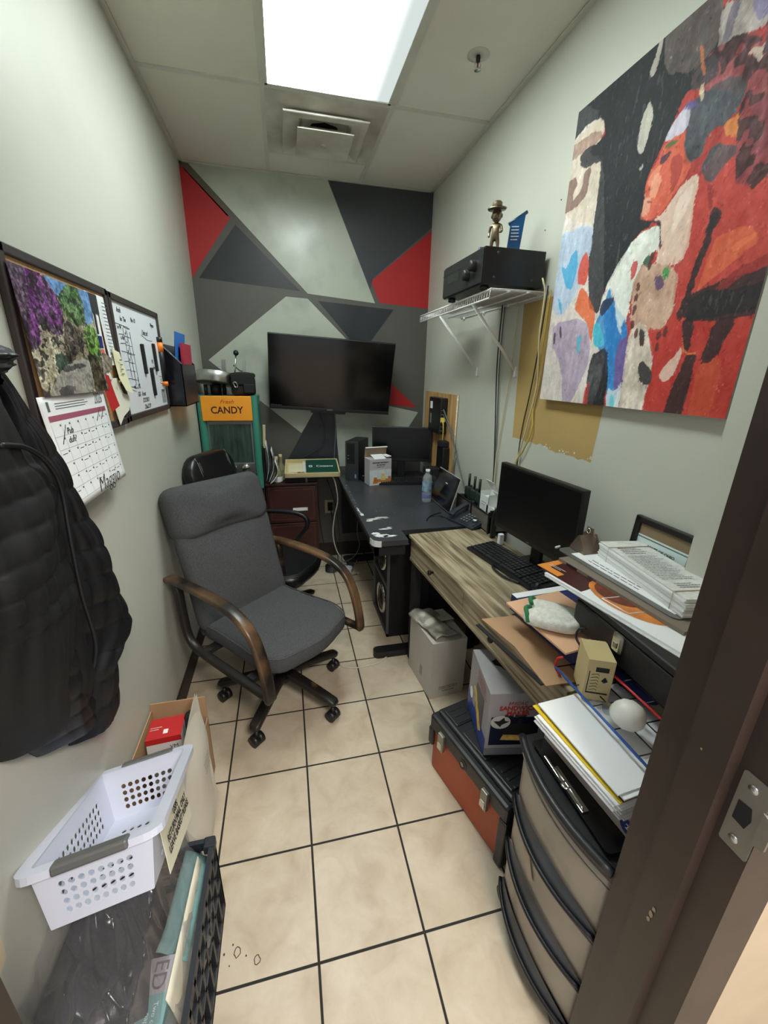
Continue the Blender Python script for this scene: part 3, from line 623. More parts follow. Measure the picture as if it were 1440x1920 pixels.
# ---- low mahogany cabinets by the back wall ----
def cabinet(x0, x1, y0, lab, doors):
    t = thing('filing_cabinet', lab, 'cabinet', ((x0 + x1) / 2, y0, 0)); w = x1 - x0; b = MB(); d = YB - .012 - y0
    b.box(-w / 2, w / 2, .018, d, .06, .735, 'cabw'); b.box(-w / 2 - .002, w / 2 + .002, -.004, d, .735, .752, 'cabw', bev=.003); b.box(-w / 2 + .01, w / 2 - .01, .03, d, 0, .06, 'cabw'); b.build('body', t)
    for z0, z1, nm, hd in doors:
        q = MB(); q.box(-w / 2 + .012, w / 2 - .012, 0, .018, z0, z1, 'cabw', bev=.003)
        for a, b_, c, e in ((-w / 2 + .03, w / 2 - .03, z1 - .026, z1 - .022), (-w / 2 + .03, w / 2 - .03, z0 + .022, z0 + .026), (-w / 2 + .03, -w / 2 + .034, z0 + .022, z1 - .022), (w / 2 - .034, w / 2 - .03, z0 + .022, z1 - .022)): q.box(a, b_, -.003, 0, c, e, mat('mahogany_bead', (92, 52, 42), .4))
        p = q.build(nm, t)
        h = MB()
        if hd == 'paper': h.box(.0, .11, -.005, -.0035, z0 + .09, z0 + .115, 'paper')
        else: h.tube([(w / 2 - .05 if hd == 'r' else -w / 2 + .03, 0, (z0 + z1) / 2 + .05), (w / 2 - .05 if hd == 'r' else -w / 2 + .03, -.022, (z0 + z1) / 2 + .03), (w / 2 - .05 if hd == 'r' else -w / 2 + .03, -.022, (z0 + z1) / 2 - .03), (w / 2 - .05 if hd == 'r' else -w / 2 + .03, 0, (z0 + z1) / 2 - .05)], .004, 'alu', sm=3)
        h.build('handle' if hd != 'paper' else 'label_card', p)
    return t
cabinet(-.172, .205, 3.03, 'reddish brown cabinet under the tray and bottles, right of the pair', [(.445, .725, 'drawer', 'paper'), (.075, .435, 'drawer', 'l')])
cabinet(-.545, -.18, 3.0, 'reddish brown cabinet carrying the candy dispenser, left of the pair', [(.075, .725, 'door', 'r')])

# ---- black laminate desk ----
dtop = mat('scuffed_black_laminate', (58, 60, 64), .38, var=.15, vs=6, rvar=.1); bare = mat('bare_white_core', (206, 208, 208), .7, var=.08, vs=40)
t = thing('black_desk', 'long black laminate desk with white worn patches along its left edge', 'desk', (.385, 1.835, 0))
b = MB(); out = [(.06 - .06 * math.cos(a), .06 - .06 * math.sin(a)) for a in [rad(q) for q in (90, 75, 60, 45, 30, 15, 0)]]
out = [(0.0, .05), (.004, .03), (.014, .014), (.03, .004), (.05, 0), (.185, 0), (.185, .13), (.715, .13), (.715, 1.46), (0, 1.46)]
bm_p = [(x, y) for x, y in out]
b.pillow(densify(bm_p, .2), .715, .748, .012, dtop) if False else None
b.prism(bm_p, .722, .748, dtop); b.prism([(x + (.006 if x < .3 else 0), y + (.006 if y < .3 else 0)) for x, y in bm_p], .716, .722, dtop)
pr = random.Random(11)
def patch(cx, cy, rx_, ry_, seed, M=None, zz=.7484, jag=.5, n=26):
    q = random.Random(seed); b.poly([(cx + rx_ * q.uniform(1 - jag, 1) * math.cos(2 * PI * k / n), cy + ry_ * q.uniform(1 - jag, 1) * math.sin(2 * PI * k / n), zz) for k in range(n)], bare)
patch(.062, .075, .052, .028, 1); patch(.10, .065, .05, .016, 2); patch(.04, .11, .028, .02, 3); patch(.11, .165, .05, .010, 4); patch(.13, .185, .02, .008, 5)
patch(.075, .33, .055, .013, 6); patch(.12, .35, .05, .010, 7); patch(.045, .305, .03, .012, 8); patch(.15, .335, .03, .006, 9, jag=.7)
patch(.022, .42, .013, .035, 10); patch(.016, .50, .008, .05, 12, jag=.7)
for k in range(70):
    y = pr.uniform(.4, 1.1); patch(pr.uniform(.006, .03), y, pr.uniform(.001, .004), pr.uniform(.002, .008), 100 + k, n=6)
for k in range(26): patch(pr.uniform(.05, .6), pr.uniform(.05, 1.0), pr.uniform(.001, .003), pr.uniform(.001, .006), 300 + k, n=6)
b.sweep([(-.0005, .06, .732), (.0035, .031, .732), (.0135, .0135, .732), (.03, .0035, .732), (.046, -.0006, .732)], [(-.001, -.015), (.0015, -.015), (.0015, .0165), (-.001, .0165)], bare, up=(0, 0, 1), smooth=False)
b.build('tabletop', t)
for y in (.088, 1.36):
    yc_ = .16 if y < .5 else y; b = MB(); b.box(.30, .36, yc_ - .03, yc_ + .03, .03, .715, 'blkm'); b.box(.30, .36, y - .02, yc_, .0, .035, 'blkm'); b.prism(rrect(.66, .06, .028, 4, .36, y), .0, .04, 'blk'); b.build('leg', t)
b = MB(); b.box(.03, .69, 1.38, 1.40, .25, .70, 'blkm'); b.build('modesty_panel', t); b = MB(); b.box(.37, .70, .15, .17, .2, .70, 'blkm'); b.build('end_panel', t)
b = MB(); b.box(.02, .18, .03, .05, .655, .716, 'blkm'); b.box(.02, .04, .03, 1.4, .655, .716, 'blkm'); b.build('frame_rail', t)
# ---- tower speaker under the black desk ----
t = thing('floor_speaker', 'tall black speaker cabinet with two chrome-ringed drivers under the black desk', 'speaker', (.53, 2.08, 0))
b = MB(); b.box(.012, .26, 0, .40, 0, .66, 'black0'); b.build('cabinet', t)
b = MB()
for y0, y1, z0, z1 in ((0, .02, 0, .66), (.38, .40, 0, .66), (0, .4, 0, .02), (0, .4, .64, .66), (.02, .38, .32, .335)): b.box(0, .012, y0, y1, z0, z1, mat('speaker_rim', (74, 76, 78), .5))
b.build('front_frame', t)
for z in (.165, .47):
    b = MB(); Md = frame((.012, .20, z), (0, -1, 0), (0, 0, 1)); b.lathe([(.078, -.002), (.088, .010), (.098, .010), (.102, -.002)], 'chrome', Md, 36)
    b.lathe([(0, -.004), (.03, -.002), (.075, .002), (.08, .004)], 'dgrey', Md, 28); b.lathe([(0, .012), (.024, .006), (.03, -.002)], 'blkm', Md, 18); b.build('driver', t)

# ---- weathered wood desk ----
def woodgrain(name, c1, c2, c3):
    m = bpy.data.materials.new(name); m.use_nodes = True; nt = m.node_tree; L = nt.links.new; b = nt.nodes['Principled BSDF']
    tc = nt.nodes.new('ShaderNodeTexCoord'); mp = nt.nodes.new('ShaderNodeMapping'); mp.inputs['Scale'].default_value = (1, .09, 1); L(tc.outputs['Object'], mp.inputs[0])
    n = nt.nodes.new('ShaderNodeTexNoise'); n.inputs['Scale'].default_value = 7; n.inputs['Detail'].default_value = 3; n.inputs['Distortion'].default_value = .5; L(mp.outputs[0], n.inputs['Vector'])
    mt = nt.nodes.new('ShaderNodeMath'); mt.operation = 'MULTIPLY'; mt.inputs[1].default_value = 9; L(n.outputs[0], mt.inputs[0])
    fr = nt.nodes.new('ShaderNodeMath'); fr.operation = 'PINGPONG'; fr.inputs[1].default_value = .5; L(mt.outputs[0], fr.inputs[0])
    mp2 = nt.nodes.new('ShaderNodeMapping'); mp2.inputs['Scale'].default_value = (1, .045, 1); L(tc.outputs['Object'], mp2.inputs[0])
    n2 = nt.nodes.new('ShaderNodeTexNoise'); n2.inputs['Scale'].default_value = 70; n2.inputs['Detail'].default_value = 6; L(mp2.outputs[0], n2.inputs['Vector'])
    n3 = nt.nodes.new('ShaderNodeTexNoise'); n3.inputs['Scale'].default_value = 4.5; n3.inputs['Detail'].default_value = 4; L(mp.outputs[0], n3.inputs['Vector'])
    a = nt.nodes.new('ShaderNodeMath'); a.operation = 'MULTIPLY_ADD'; a.inputs[1].default_value = .28; L(fr.outputs[0], a.inputs[0]); hf = nt.nodes.new('ShaderNodeMath'); hf.operation = 'MULTIPLY'; hf.inputs[1].default_value = .9; L(n2.outputs[0], hf.inputs[0]); L(hf.outputs[0], a.inputs[2])
    a2 = nt.nodes.new('ShaderNodeMath'); a2.operation = 'MULTIPLY_ADD'; a2.inputs[1].default_value = .36; L(n3.outputs[0], a2.inputs[0]); L(a.outputs[0], a2.inputs[2])
    r = nt.nodes.new('ShaderNodeValToRGB'); e = r.color_ramp.elements; e.new(.5); e.new(.6)
    for q, (p, c) in zip(e, ((.53, c3), (.66, c2), (.80, c1), (.9, c1))): q.position = p; q.color = srgb(c) + (1,)
    L(a2.outputs[0], r.inputs[0]); L(r.outputs[0], b.inputs['Base Color']); b.inputs['Roughness'].default_value = .5; return m
wood = woodgrain('weathered_oak', (172, 159, 132), (142, 127, 102), (104, 91, 73))
WD = thing('wooden_desk', 'weathered grey-brown wooden desk with two knobbed drawers', 'desk', (.592, 1.90, 0), 4.7)
b = MB(); b.box(0, .43, -1.165, 0, .732, .75, wood, bev=.002); b.build('tabletop', WD)
b = MB(); b.box(.03, .43, -1.15, -1.13, .615, .732, wood); b.box(.03, .43, -.02, -.005, .615, .732, wood); b.box(.40, .42, -1.15, -.01, .615, .732, wood); b.box(.008, .022, -1.155, -.005, .606, .622, wood); b.build('apron', WD)
for y0, y1 in ((-.575, -.01), (-1.15, -.58)):
    b = MB(); b.box(.010, .03, y0, y1, .618, .730, wood, bev=.001); dr = b.build('drawer', WD); q = MB(); ym = (y0 + y1) / 2 + (.0 if y0 > -.6 else 0.05)
    q.lathe([(.0, 0), (.006, 0), (.005, .008), (.011, .014), (.013, .02), (.010, .026), (0, .028)], mat('dark_bronze', (44, 34, 28), .35, metal=.6), frame((.010, ym, .672), (0, -1, 0), (0, 0, 1)), 18); q.build('knob', dr)
for x, y in ((.035, -.04), (.035, -1.13), (.40, -.04), (.40, -1.13)):
    b = MB(); b.box(x - .022, x + .022, y - .02, y + .02, 0, .615, 'blkm'); b.build('leg', WD)
# ================= LEFT WALL =================
def pinframe(name, lab, cat, y0, y1, z0, z1, surf, fm, fw_=.022):
    t = thing(name, lab, cat, (XL, (y0 + y1) / 2, (z0 + z1) / 2)); w = y1 - y0; h = z1 - z0; b = MB()
    Mw = frame((0, 0, 0), (0, 1, 0), (0, 0, 1))
    for a, c, e, f in ((-w / 2, w / 2, h / 2 - fw_, h / 2), (-w / 2, w / 2, -h / 2, -h / 2 + fw_), (-w / 2, -w / 2 + fw_, -h / 2, h / 2), (w / 2 - fw_, w / 2, -h / 2, h / 2)): b.box(a, c, e, f, 0, .016, fm, Mw, bev=.003)
    b.build('frame', t); b = MB(); b.box(-w / 2 + .01, w / 2 - .01, -h / 2 + .01, h / 2 - .01, .002, .009, surf, Mw); b.build('surface', t); return t
fm = mat('dark_brown_frame', (58, 50, 50), .5, var=.15)
cork = mat('cork', (196, 158, 112), .9, var=.15, vs=120, bump=.3)
pinframe('cork_board', 'dark-framed cork board on the left wall, mostly covered by the calendar', 'notice board', 1.105, 1.665, 1.355, 1.785, cork, fm)
wbm = mat('whiteboard_enamel', (226, 230, 236), .25, var=.02)
wb = pinframe('whiteboard', 'small dark-framed whiteboard covered in handwriting and ruled lines', 'whiteboard', 1.675, 2.255, 1.358, 1.782, wbm, fm)
def onwall(y, z, x=-.5525, rz=0): return frame((x, y, z), (0, math.cos(rad(rz)), math.sin(rad(rz))), (0, -math.sin(rad(rz)), math.cos(rad(rz))))
Mwb = frame((.0094, 0, 0), (0, 1, 0), (0, 0, 1))
b = MB(); q = random.Random(5)
def stroke(p, r=.0007): b.tube([(x, y, .0004) for x, y in p], r, 'ink', Mwb, n=4)
for k in range(8): z = .115 - .03 * k; stroke([(-.25 + .004 * k, z + .004), (-.14, z), (-.115 + .006 * k, z - .004)]) if k in (0, 3) else stroke([(-.24 + .004 * k, z), (-.19 + .004 * k, z + .002)]); stroke([(-.18, z - .002), (-.12, z - .006)])
stroke([(-.185, .11), (-.175, -.06)]); stroke([(-.15, .10), (-.14, -.09)]); stroke([(-.118, .10), (-.105, -.09)])
for k in range(4): z = .095 - .03 * k; stroke([(-.17, z), (-.166, z - .008), (-.155, z + .01)])
stroke([(.02, .10), (.09, .085), (.16, .085)]); stroke([(-.19, -.105), (-.15, -.112)])
for k in range(3): stroke([(.19, .0 - .03 * k - .06), (.245, -.065 - .03 * k)])
for k in range(5): stroke([(.195 + .013 * k, -.12), (.197 + .013 * k, -.18)], .0008)
merge_into(b.build('ruled_lines', wb), [c for c in wb.children if c.name.startswith('surface')][0])
for s_, y, z, sz in (('Amb', -.20, .165, .026), ('bo Tlw', -.17, .138, .024), ('No 10', -.06, .145, .024), ('w 94', -.22, .108, .022), ('u 8u', -.205, .075, .022), ('Unicorl', .07, .11, .03), ('Nyme', .19, .15, .024), ('ML', .12, .0, .024), ('bor', .13, -.025, .022), ('vk -  VK', -.13, -.095, .026), ('GK - front', -.09, -.125, .026), ('22222023', -.05, -.150, .024), ('22hu2239', -.04, -.176, .024)):
    text(s_, sz, 'ink', wb, frame((.0096, y, z), (0, 1, 0), (0, .15, 1)), shear=.25, sx=.85)
for s_, y, z in (('12', .215, -.08), ('23', .225, -.10), ('34', .22, -.125), ('2', -.11, -.07)): text(s_, .02, 'ink', wb, frame((.0096, y, z), (0, 1, 0), (0, 0, 1)))
for y, z, l, lab in ((1.961, 1.578, .115, 'slim black strip magnet on the whiteboard, nearest the calendar'), (2.123, 1.588, .115, 'slim black strip magnet on the whiteboard, beside the orange marker'), (2.042, 1.488, .115, 'slim black strip magnet on the whiteboard, lowest of the three')):
    b = MB(); b.box(-.013, .013, -l / 2, l / 2, 0, .009, 'blkm', bev=.003); b.build('strip_magnet', M=onwall(y, z, -.5528, 2), label=lab, cat='magnet', group='black magnets on the whiteboard')
t = thing('marker_pen', 'fat black marker with an orange band at the edge of the whiteboard', 'marker', (-.545, 2.213, 1.60))
b = MB(); b.cyl(.012, -.12, .052, 'blk'); b.cyl(.0125, -.135, -.115, mat('orange_band', (244, 130, 30), .5)); b.build('barrel', t)
b = MB(); b.cyl(.0128, .015, .056, mat('orange_band', (244, 130, 30), .5)); b.cyl(.0132, .056, .078, 'blk'); b.build('cap', t)
# calendar
t = thing('wall_calendar', 'open wall calendar with a flowery lane photo above a ruled 2026 month page', 'calendar', (-.5525, 1.30, 1.475))
def calwrap(s, t_, co):
    co[..., 0] += .010 + .012 * (1 - t_) + .006 * np.sin(PI * s) * (1 - t_); return co
painted('photo_page', t, (0, -.185, .002), (0, .385, 0), (0, 0, .272), 230, 180, [(c, a * 1.7, p) for c, a, p in CALPIC], (70, 60, 62), .010, 34, calwrap, .4, strokes=2600, slen=.42)
def calpt(u, v, off=0):   # u right, v down from the fold
    return Vector((.018 + .006 * v + .018 * v * v * (.4 + .6 * (1 - u)) + off, -.212 + .362 * u + .022 * v, .002 - .268 * v))
b = MB(); b.grid(lambda u, v: calpt(u, v), 16, 16, 'paper'); dp = b.build('date_page', t, solid=.0006)
b = MB(); pk = mat('calendar_rose', (160, 84, 104), .7)
def cq(u0, u1, v0, v1, m): b.add([calpt(u0, v0, .0008), calpt(u1, v0, .0008), calpt(u1, v1, .0008), calpt(u0, v1, .0008)], [(0, 1, 2, 3)], m)
for k in range(12): cq(.06 + .075 * k, .06 + .075 * (k + 1), .165, .215, pk)
for r in range(6):
    v = .235 + .118 * r
    for k in range(12): cq(.06 + .075 * k, .06 + .075 * (k + 1), v + .112, v + .1145, 'grey')
    for k in range(7):
        u = .07 + .128 * k; cq(u + .095, u + .112, v + .012, v + .03, 'lightink')
        if q.random() < .4: cq(u + .01, u + .01 + q.uniform(.03, .07), v + .03, v + .037, 'lightink')
for k in range(8):
    u = .06 + .1286 * k * .985
    for j in range(12): cq(u, u + .0022, .235 + .059 * j, .235 + .059 * (j + 1), 'grey')
for k in range(3): cq(.18, .62 + .05 * k % .1, .065 + .022 * k, .072 + .022 * k, 'lightink')
cq(.08, .11, .045, .13, 'lightink'); b.build('ruling', t)
def calM(u, v): p = calpt(u, v, .0016); return frame(p, calpt(u + .05, v, .0016) - p, calpt(u, v - .05, .0016) - p)
text('2026', .042, 'lightink', t, calM(.86, .075), sx=.62, bold=-.0006); text('Maggio', .058, 'ink', t, calM(.62, .925), shear=.45, sx=1.0, bold=-.0009)
text('Pub\nduh?', .022, 'ink', t, calM(.27, .36), shear=.3)
b = MB(); b.tube([calpt(.13, .42, .001), calpt(.24, .26, .001)], .0008, 'ink', n=4); b.tube([calpt(.74, .30, .001), calpt(.85, .17, .001)], .0008, 'ink', n=4); b.tube([calpt(.83, .29, .001), calpt(.93, .17, .001)], .0008, 'ink', n=4); merge_into(b.build('pen_strokes', t), [c for c in t.children if c.name.startswith('ruling')][0])
# pinned papers
def pinned(name, lab, cat, pts, m, x=-.550, curl=.006, group=None, extra=None, th=.0006):
    cy = sum(p[0] for p in pts) / len(pts); cz = sum(p[1] for p in pts) / len(pts); top = max(p[1] for p in pts); lo_ = min(p[1] for p in pts)
    bb_ = MB(); P = densify(pts, .02); vs = [(curl * ((top - z) / (top - lo_ + 1e-6)) ** 2, y - cy, z - cz) for y, z in P]; n = len(vs)
    bb_.add(vs + [(curl * .3, 0, 0)], [(k, (k + 1) % n, n) for k in range(n)], m)
    if extra: extra(bb_, cy, cz)
    return bb_.build(name, loc=(x, cy, cz), label=lab, cat=cat, group=group, solid=th)
def tl(w, h, n, y, z, sd, m='lightink'):
    return lambda bb_, cy, cz: textlines(bb_, w, h, n, m, frame((.0075, y - cy, z - cz), (0, 1, 0), (0, 0, 1)), sd)
o = pinned('receipt_strip', 'long white printed list pinned at the right side of the cork board', 'paper', [(1.575, 1.755), (1.635, 1.755), (1.65, 1.55), (1.585, 1.55)], M_['paper'], extra=tl(.04, .17, 16, 1.612, 1.655, 4))
def fl(bb_, cy, cz):
    bb_.box(.002, .0035, 1.505 - cy, 1.575 - cy, 1.70 - cz, 1.752 - cz, 'dgrey'); bb_.box(.002, .0035, 1.50 - cy, 1.56 - cy, 1.60 - cz, 1.635 - cz, mat('navy_block', (24, 40, 110), .5)); bb_.box(.002, .0035, 1.50 - cy, 1.56 - cy, 1.582 - cz, 1.597 - cz, mat('salmon_block', (214, 110, 96), .5)); bb_.box(.002, .0035, 1.535 - cy, 1.545 - cy, 1.64 - cz, 1.70 - cz, 'dgrey')
pinned('flyer', 'narrow flyer with black top and navy band pinned beside the calendar photo', 'flyer', [(1.50, 1.755), (1.575, 1.752), (1.568, 1.58), (1.495, 1.585)], M_['paper'], x=-.5515, curl=.003, extra=fl)
pinned('photo_scrap', 'crumpled grey-brown photo scrap pinned over the red tag', 'photo', [(1.47, 1.585), (1.55, 1.585), (1.605, 1.57), (1.575, 1.535), (1.48, 1.53)], mat('scrap_print', (128, 118, 104), .6, var=.7, vs=60), x=-.545)
pinned('sketch_note', 'small white note with dark scribble between photo scrap and red tag', 'paper', [(1.47, 1.545), (1.56, 1.542), (1.565, 1.505), (1.475, 1.51)], mat('scribbled_paper', (220, 220, 214), .7, var=.5, vs=70), x=-.5465)
pinned('red_tag', 'long red paper tag hanging on the cork board beside the calendar', 'tag', [(1.452, 1.522), (1.512, 1.520), (1.545, 1.425), (1.47, 1.412)], M_['red'], x=-.532, curl=.006)
pinned('yellow_note', 'pale yellow paper pinned over the corner of the whiteboard frame', 'paper', [(1.605, 1.602), (1.665, 1.592), (1.69, 1.53), (1.70, 1.455), (1.64, 1.468), (1.61, 1.51)], mat('pale_yellow_paper', (226, 222, 184), .8, var=.03), x=-.5405, curl=.012, extra=tl(.03, .06, 4, 1.648, 1.545, 6))
pinned('torn_paper', 'torn off-white sheet hanging from the lower right of the cork board', 'paper', [(1.555, 1.51), (1.62, 1.51), (1.645, 1.46), (1.72, 1.445), (1.67, 1.40), (1.61, 1.385), (1.56, 1.36), (1.545, 1.42)], mat('off_white_paper', (226, 222, 206), .8, var=.05), x=-.5445, curl=.004)
b = MB(); b.lathe([(0, .006), (.006, .004), (.004, 0), (.001, -.002)], mat('brass_pin', (150, 120, 50), .3, metal=.9), frame((0, 0, 0), (0, 1, 0), (0, 0, 1)), 12); b.build('push_pin', loc=(-.536, 1.60, 1.497), label='brass push pin at the top of the torn off-white sheet', cat='push pin')
# wall file holder
t = thing('file_holder', 'dark plastic wall pocket holding blue and red folders', 'file holder', (XL, 2.28, 1.365))
fh = mat('dark_plum_plastic', (42, 37, 44), .45, var=.08); clr = mat('dark_gloss', (24, 24, 30), .2)
b = MB(); b.box(0, .004, 0, .32, 0, .29, fh); b.box(0, .085, 0, .32, 0, .005, fh); b.box(.081, .085, 0, .32, 0, .20, fh)
b.prism([(0, 0), (.085, 0), (.085, .20), (.004, .285), (0, .285)], 0, .004, clr, Matrix(((1, 0, 0, 0), (0, 0, 1, 0), (0, 1, 0, 0), (0, 0, 0, 1))))
b.prism([(0, 0), (.085, 0), (.085, .20), (.004, .285), (0, .285)], .316, .32, clr, Matrix(((1, 0, 0, 0), (0, 0, 1, 0), (0, 1, 0, 0), (0, 0, 0, 1)))); b.build('pocket', t)
b = MB(); b.tube([(.085, .0, .20), (.004, .0, .285)], .0035, mat('smoke_edge', (110, 116, 126), .3)); b.build('rim', t)
b = MB(); b.box(-.001, .001, -.11, .11, 0, .34, 'blue'); b.box(-.0015, .0015, -.11, -.03, .2, .30, 'blue'); b.build('paper_folder', M=T(-.532, 2.42, 1.375, ry=6), label='blue folder standing in the wall pocket', cat='folder')
b = MB(); b.box(-.005, .005, -.085, .13, 0, .29, mat('crimson_card', (176, 36, 62), .55, var=.05), bev=.001); o = b.build('paper_folder', M=T(-.497, 2.45, 1.375, ry=2), label='crimson red folder standing in the wall pocket, in front of the blue one', cat='folder')
b = MB(); b.cyl(.018, 0, .30, 'paper'); b.build('paper_roll', M=T(-.525, 2.57, 1.38), label='white paper roll poking out behind the red folder', cat='paper')
# ---- quilted jacket ----
jm = mat('black_nylon_quilt', (14, 15, 20), .46, var=.15, vs=12, bump=.35, bs=70); jm2 = mat('black_twill_lining', (11, 12, 15), .62, var=.15, vs=10, bump=.3, bs=90)
def interp(poly, v):
    L_ = [0]; 
    for a, c in zip(poly, poly[1:]): L_.append(L_[-1] + math.dist(a, c))
    d = v * L_[-1]
    for i in range(len(poly) - 1):
        if d <= L_[i + 1] + 1e-9:
            f = (d - L_[i]) / max(1e-9, L_[i + 1] - L_[i]); return (poly[i][0] + (poly[i + 1][0] - poly[i][0]) * f, poly[i][1] + (poly[i + 1][1] - poly[i][1]) * f)
    return poly[-1]
def cloth(name, parent, Lp, Rp, thick, rows, cols, m, x0=-.552, amp=.009, nu=60, nv=150, quilt=(0, 1), skew=.3, er=0, pw=.45):
    def fn(u, v):
        a = interp(Lp, v); c = interp(Rp, v); y = a[0] + (c[0] - a[0]) * u; z = a[1] + (c[1] - a[1]) * u
        e = (math.sin(PI * min(1, max(0, u))) ** pw if u < .5 else er + (1 - er) * math.sin(PI * min(1, max(0, u))) ** pw) * math.sin(PI * min(1, .04 + .93 * v)) ** .3
        h = thick * e
        if quilt[0] <= v <= quilt[1]:
            rr = (v - quilt[0]) * rows + skew * (u - .5); ph = abs(math.sin(PI * rr)) ** .32
            cc = u * cols + .5 * (int(math.floor(rr)) % 2); pc = .55 + .45 * min(1, abs(math.sin(PI * cc)) ** .35)
            h += amp * e * (ph * pc - .2)
        h += .008 * e * (math.sin(9 * u + 5 * v) + math.sin(23 * v + 7 * u) * .5) + .0025 * e * math.sin(40 * u + 17 * v + 3 * math.sin(9 * v))
        return (x0 + max(.002, h), y, z)
    b = MB(); b.grid(fn, nu, nv, m)
    b.grid(lambda u, v: (x0 + .0, fn(u, v)[1], fn(u, v)[2]), 10, 24, m)
    if er: b.grid(lambda u, v: (x0 + (fn(1, v)[0] - x0) * u, fn(1, v)[1] - .004 * (1 - u), fn(1, v)[2]), 6, nv, m)
    return b.build(name, parent)
t = thing('jacket', 'long black quilted jacket hanging on the left wall beside the calendar', 'jacket', (0, 0, 0))
cloth('sleeve', t, [(.93, 1.50), (.95, 1.38), (.96, 1.2), (.95, .98), (.93, .80), (.90, .68)], [(.955, 1.55), (.968, 1.49), (1.0, 1.42), (1.04, 1.34), (1.09, 1.20), (1.135, 1.10), (1.18, 1.0), (1.225, .90), (1.27, .81), (1.235, .78), (1.14, .785), (1.125, .71), (1.115, .61), (1.08, .585)], .085, 12, 4, jm, amp=.010)
cloth('back_panel', t, [(.74, 1.52), (.70, 1.3), (.70, 1.1), (.72, .9), (.80, .76)], [(.955, 1.53), (.98, 1.35), (.99, 1.1), (1.0, .9), (1.09, .60)], .07, 14, 4, jm, amp=.008)
cloth('front_panel', t, [(.66, 1.57), (.62, 1.4), (.60, 1.2), (.64, 1.05), (.68, .93), (.715, .845)], [(.885, 1.56), (.878, 1.48), (.905, 1.38), (.935, 1.31), (.925, 1.2), (.92, 1.07), (.93, .94), (.935, .84), (.915, .765)], .100, 15, 5, jm2, amp=.0075, quilt=(.25, .62), pw=.3, er=.85)
b = MB(); zp = [(-.432, .80, 1.42), (-.428, .86, 1.405), (-.424, .905, 1.37), (-.425, .935, 1.31), (-.427, .928, 1.2), (-.428, .922, 1.07), (-.43, .932, .94), (-.44, .935, .84), (-.46, .915, .775)]
b.tube([(x - .027 - (.02 if k > 6 else 0), y - .004, z) for k, (x, y, z) in enumerate(zp)], .0048, jm, sm=5); b.build('zip_placket', t)
cloth('collar', t, [(.72, 1.60), (.74, 1.54)], [(.945, 1.575), (.93, 1.55), (.905, 1.525)], .105, 1, 1, jm, amp=.002, nv=20, er=.7)
b = MB(); b.tube([(XL + .002, .80, 1.66), (XL + .03, .80, 1.655), (XL + .045, .80, 1.68)], .005, 'steel', sm=4); b.cyl(.018, 0, .004, 'steel', frame((XL, .80, 1.66), (0, 1, 0), (0, 0, 1))); b.build('coat_hook', label='metal coat hook holding the black jacket on the left wall', cat='hook')

# ================= BACK LEFT: candy dispenser =================
grn = mat('enamel_green', (62, 134, 116), .32, var=.06); t = thing('candy_dispenser', 'green countertop candy dispenser with an orange sign and chrome turn knobs', 'candy dispenser', (-.365, 2.93, .752))
b = MB(); gl = mat('streaky_dark_glass', (62, 78, 72), .16, var=.45, vs=7, stretch=(6, 1, .7), rvar=.08)  # dark window glass, upright glassy streaks of sheen put into its colour
b.box(-.185, .185, .05, .36, 0, .628, grn, bev=.01); b.box(-.185, .185, .0, .36, 0, .012, grn); b.build('housing', t)
for s_ in (-1, 1):
    b = MB(); b.prism(rrect(.046, .07, .02, 5, s_ * .166, .025), 0, .632, grn, smooth=False); b.build('corner_post', t)
b = MB(); b.box(-.162, .150, -.016, .03, .470, .628, mat('candy_sign_orange', (244, 158, 38), .45), bev=.003); sg = b.build('sign', t)
text('CANDY', .062, mat('sign_maroon', (66, 18, 20), .5), sg, frame((-.006, -.0165, .538), (1, 0, 0), (0, 0, 1)), bold=.0012, sx=.92)
text('Fresh', .035, mat('sign_red', (170, 44, 20), .5), sg, frame((-.004, -.0165, .592), (1, 0, 0), (0, 0, 1)), shear=.4, sx=1.1)
b = MB(); b.box(-.144, .144, .015, .05, .175, .465, mat('window_frame_alu', (140, 142, 138), .4, metal=.6), bev=.002); b.box(-.132, .132, .012, .016, .185, .445, gl); b.build('window', t)
b = MB(); b.box(-.143, .143, .0, .05, .0, .012, 'blkm'); b.box(-.143, .143, .045, .05, .012, .10, 'black0'); b.prism([(-.143, .175), (.143, .175), (.143, .105), (.10, .098), (-.10, .098), (-.143, .105)], .0, .05, 'alu', Matrix(((1, 0, 0, 0), (0, 0, 1, 0), (0, 1, 0, 0), (0, 0, 0, 1)))); b.build('chute', t)
for x in (-.09, -.005, .08):
    b = MB(); Mk = frame((x, -.001, .148), (1, 0, 0), (0, 0, 1)); b.lathe([(0, .018), (.02, .016), (.027, .006), (.03, 0)], 'chrome', Mk, 28); b.box(-.028, .028, -.006, .006, .014, .03, 'chrome', Mk @ T(rz=20), bev=.003); b.build('knob', t)
# aluminium slicer pan + lever + bag on top
t = thing('slicer_pan', 'shallow round aluminium pan on a black leg, standing on the candy dispenser', 'pan', (-.445, 3.03, 1.382))
b = MB(); b.lathe([(0, .066), (.1195, .066), (.1200, .067), (.1210, .124), (.1240, .126), (.1255, .124), (.1250, .061), (.1240, .060), (0, .060)], 'alu', T(0, 0, .012, ry=6, rx=-12), 40); b.build('pan', t)
b = MB(); b.cyl(.012, 0, .066, 'blk', T(-.055, -.03, 0)); b.cyl(.012, 0, .066, 'blk', T(.05, .05, 0)); b.cyl(.035, 0, .064, 'blk', T(0, .02, 0)); b.build('leg', t)
t = thing('lever_press', 'upright aluminium press with a lever ending in a black ball knob', 'press', (-.315, 3.13, 1.382))
b = MB(); 
for x, w_ in ((-.075, .012), (.055, .010)): b.box(x - w_, x + w_, -.02, .02, 0, .225, 'alu')
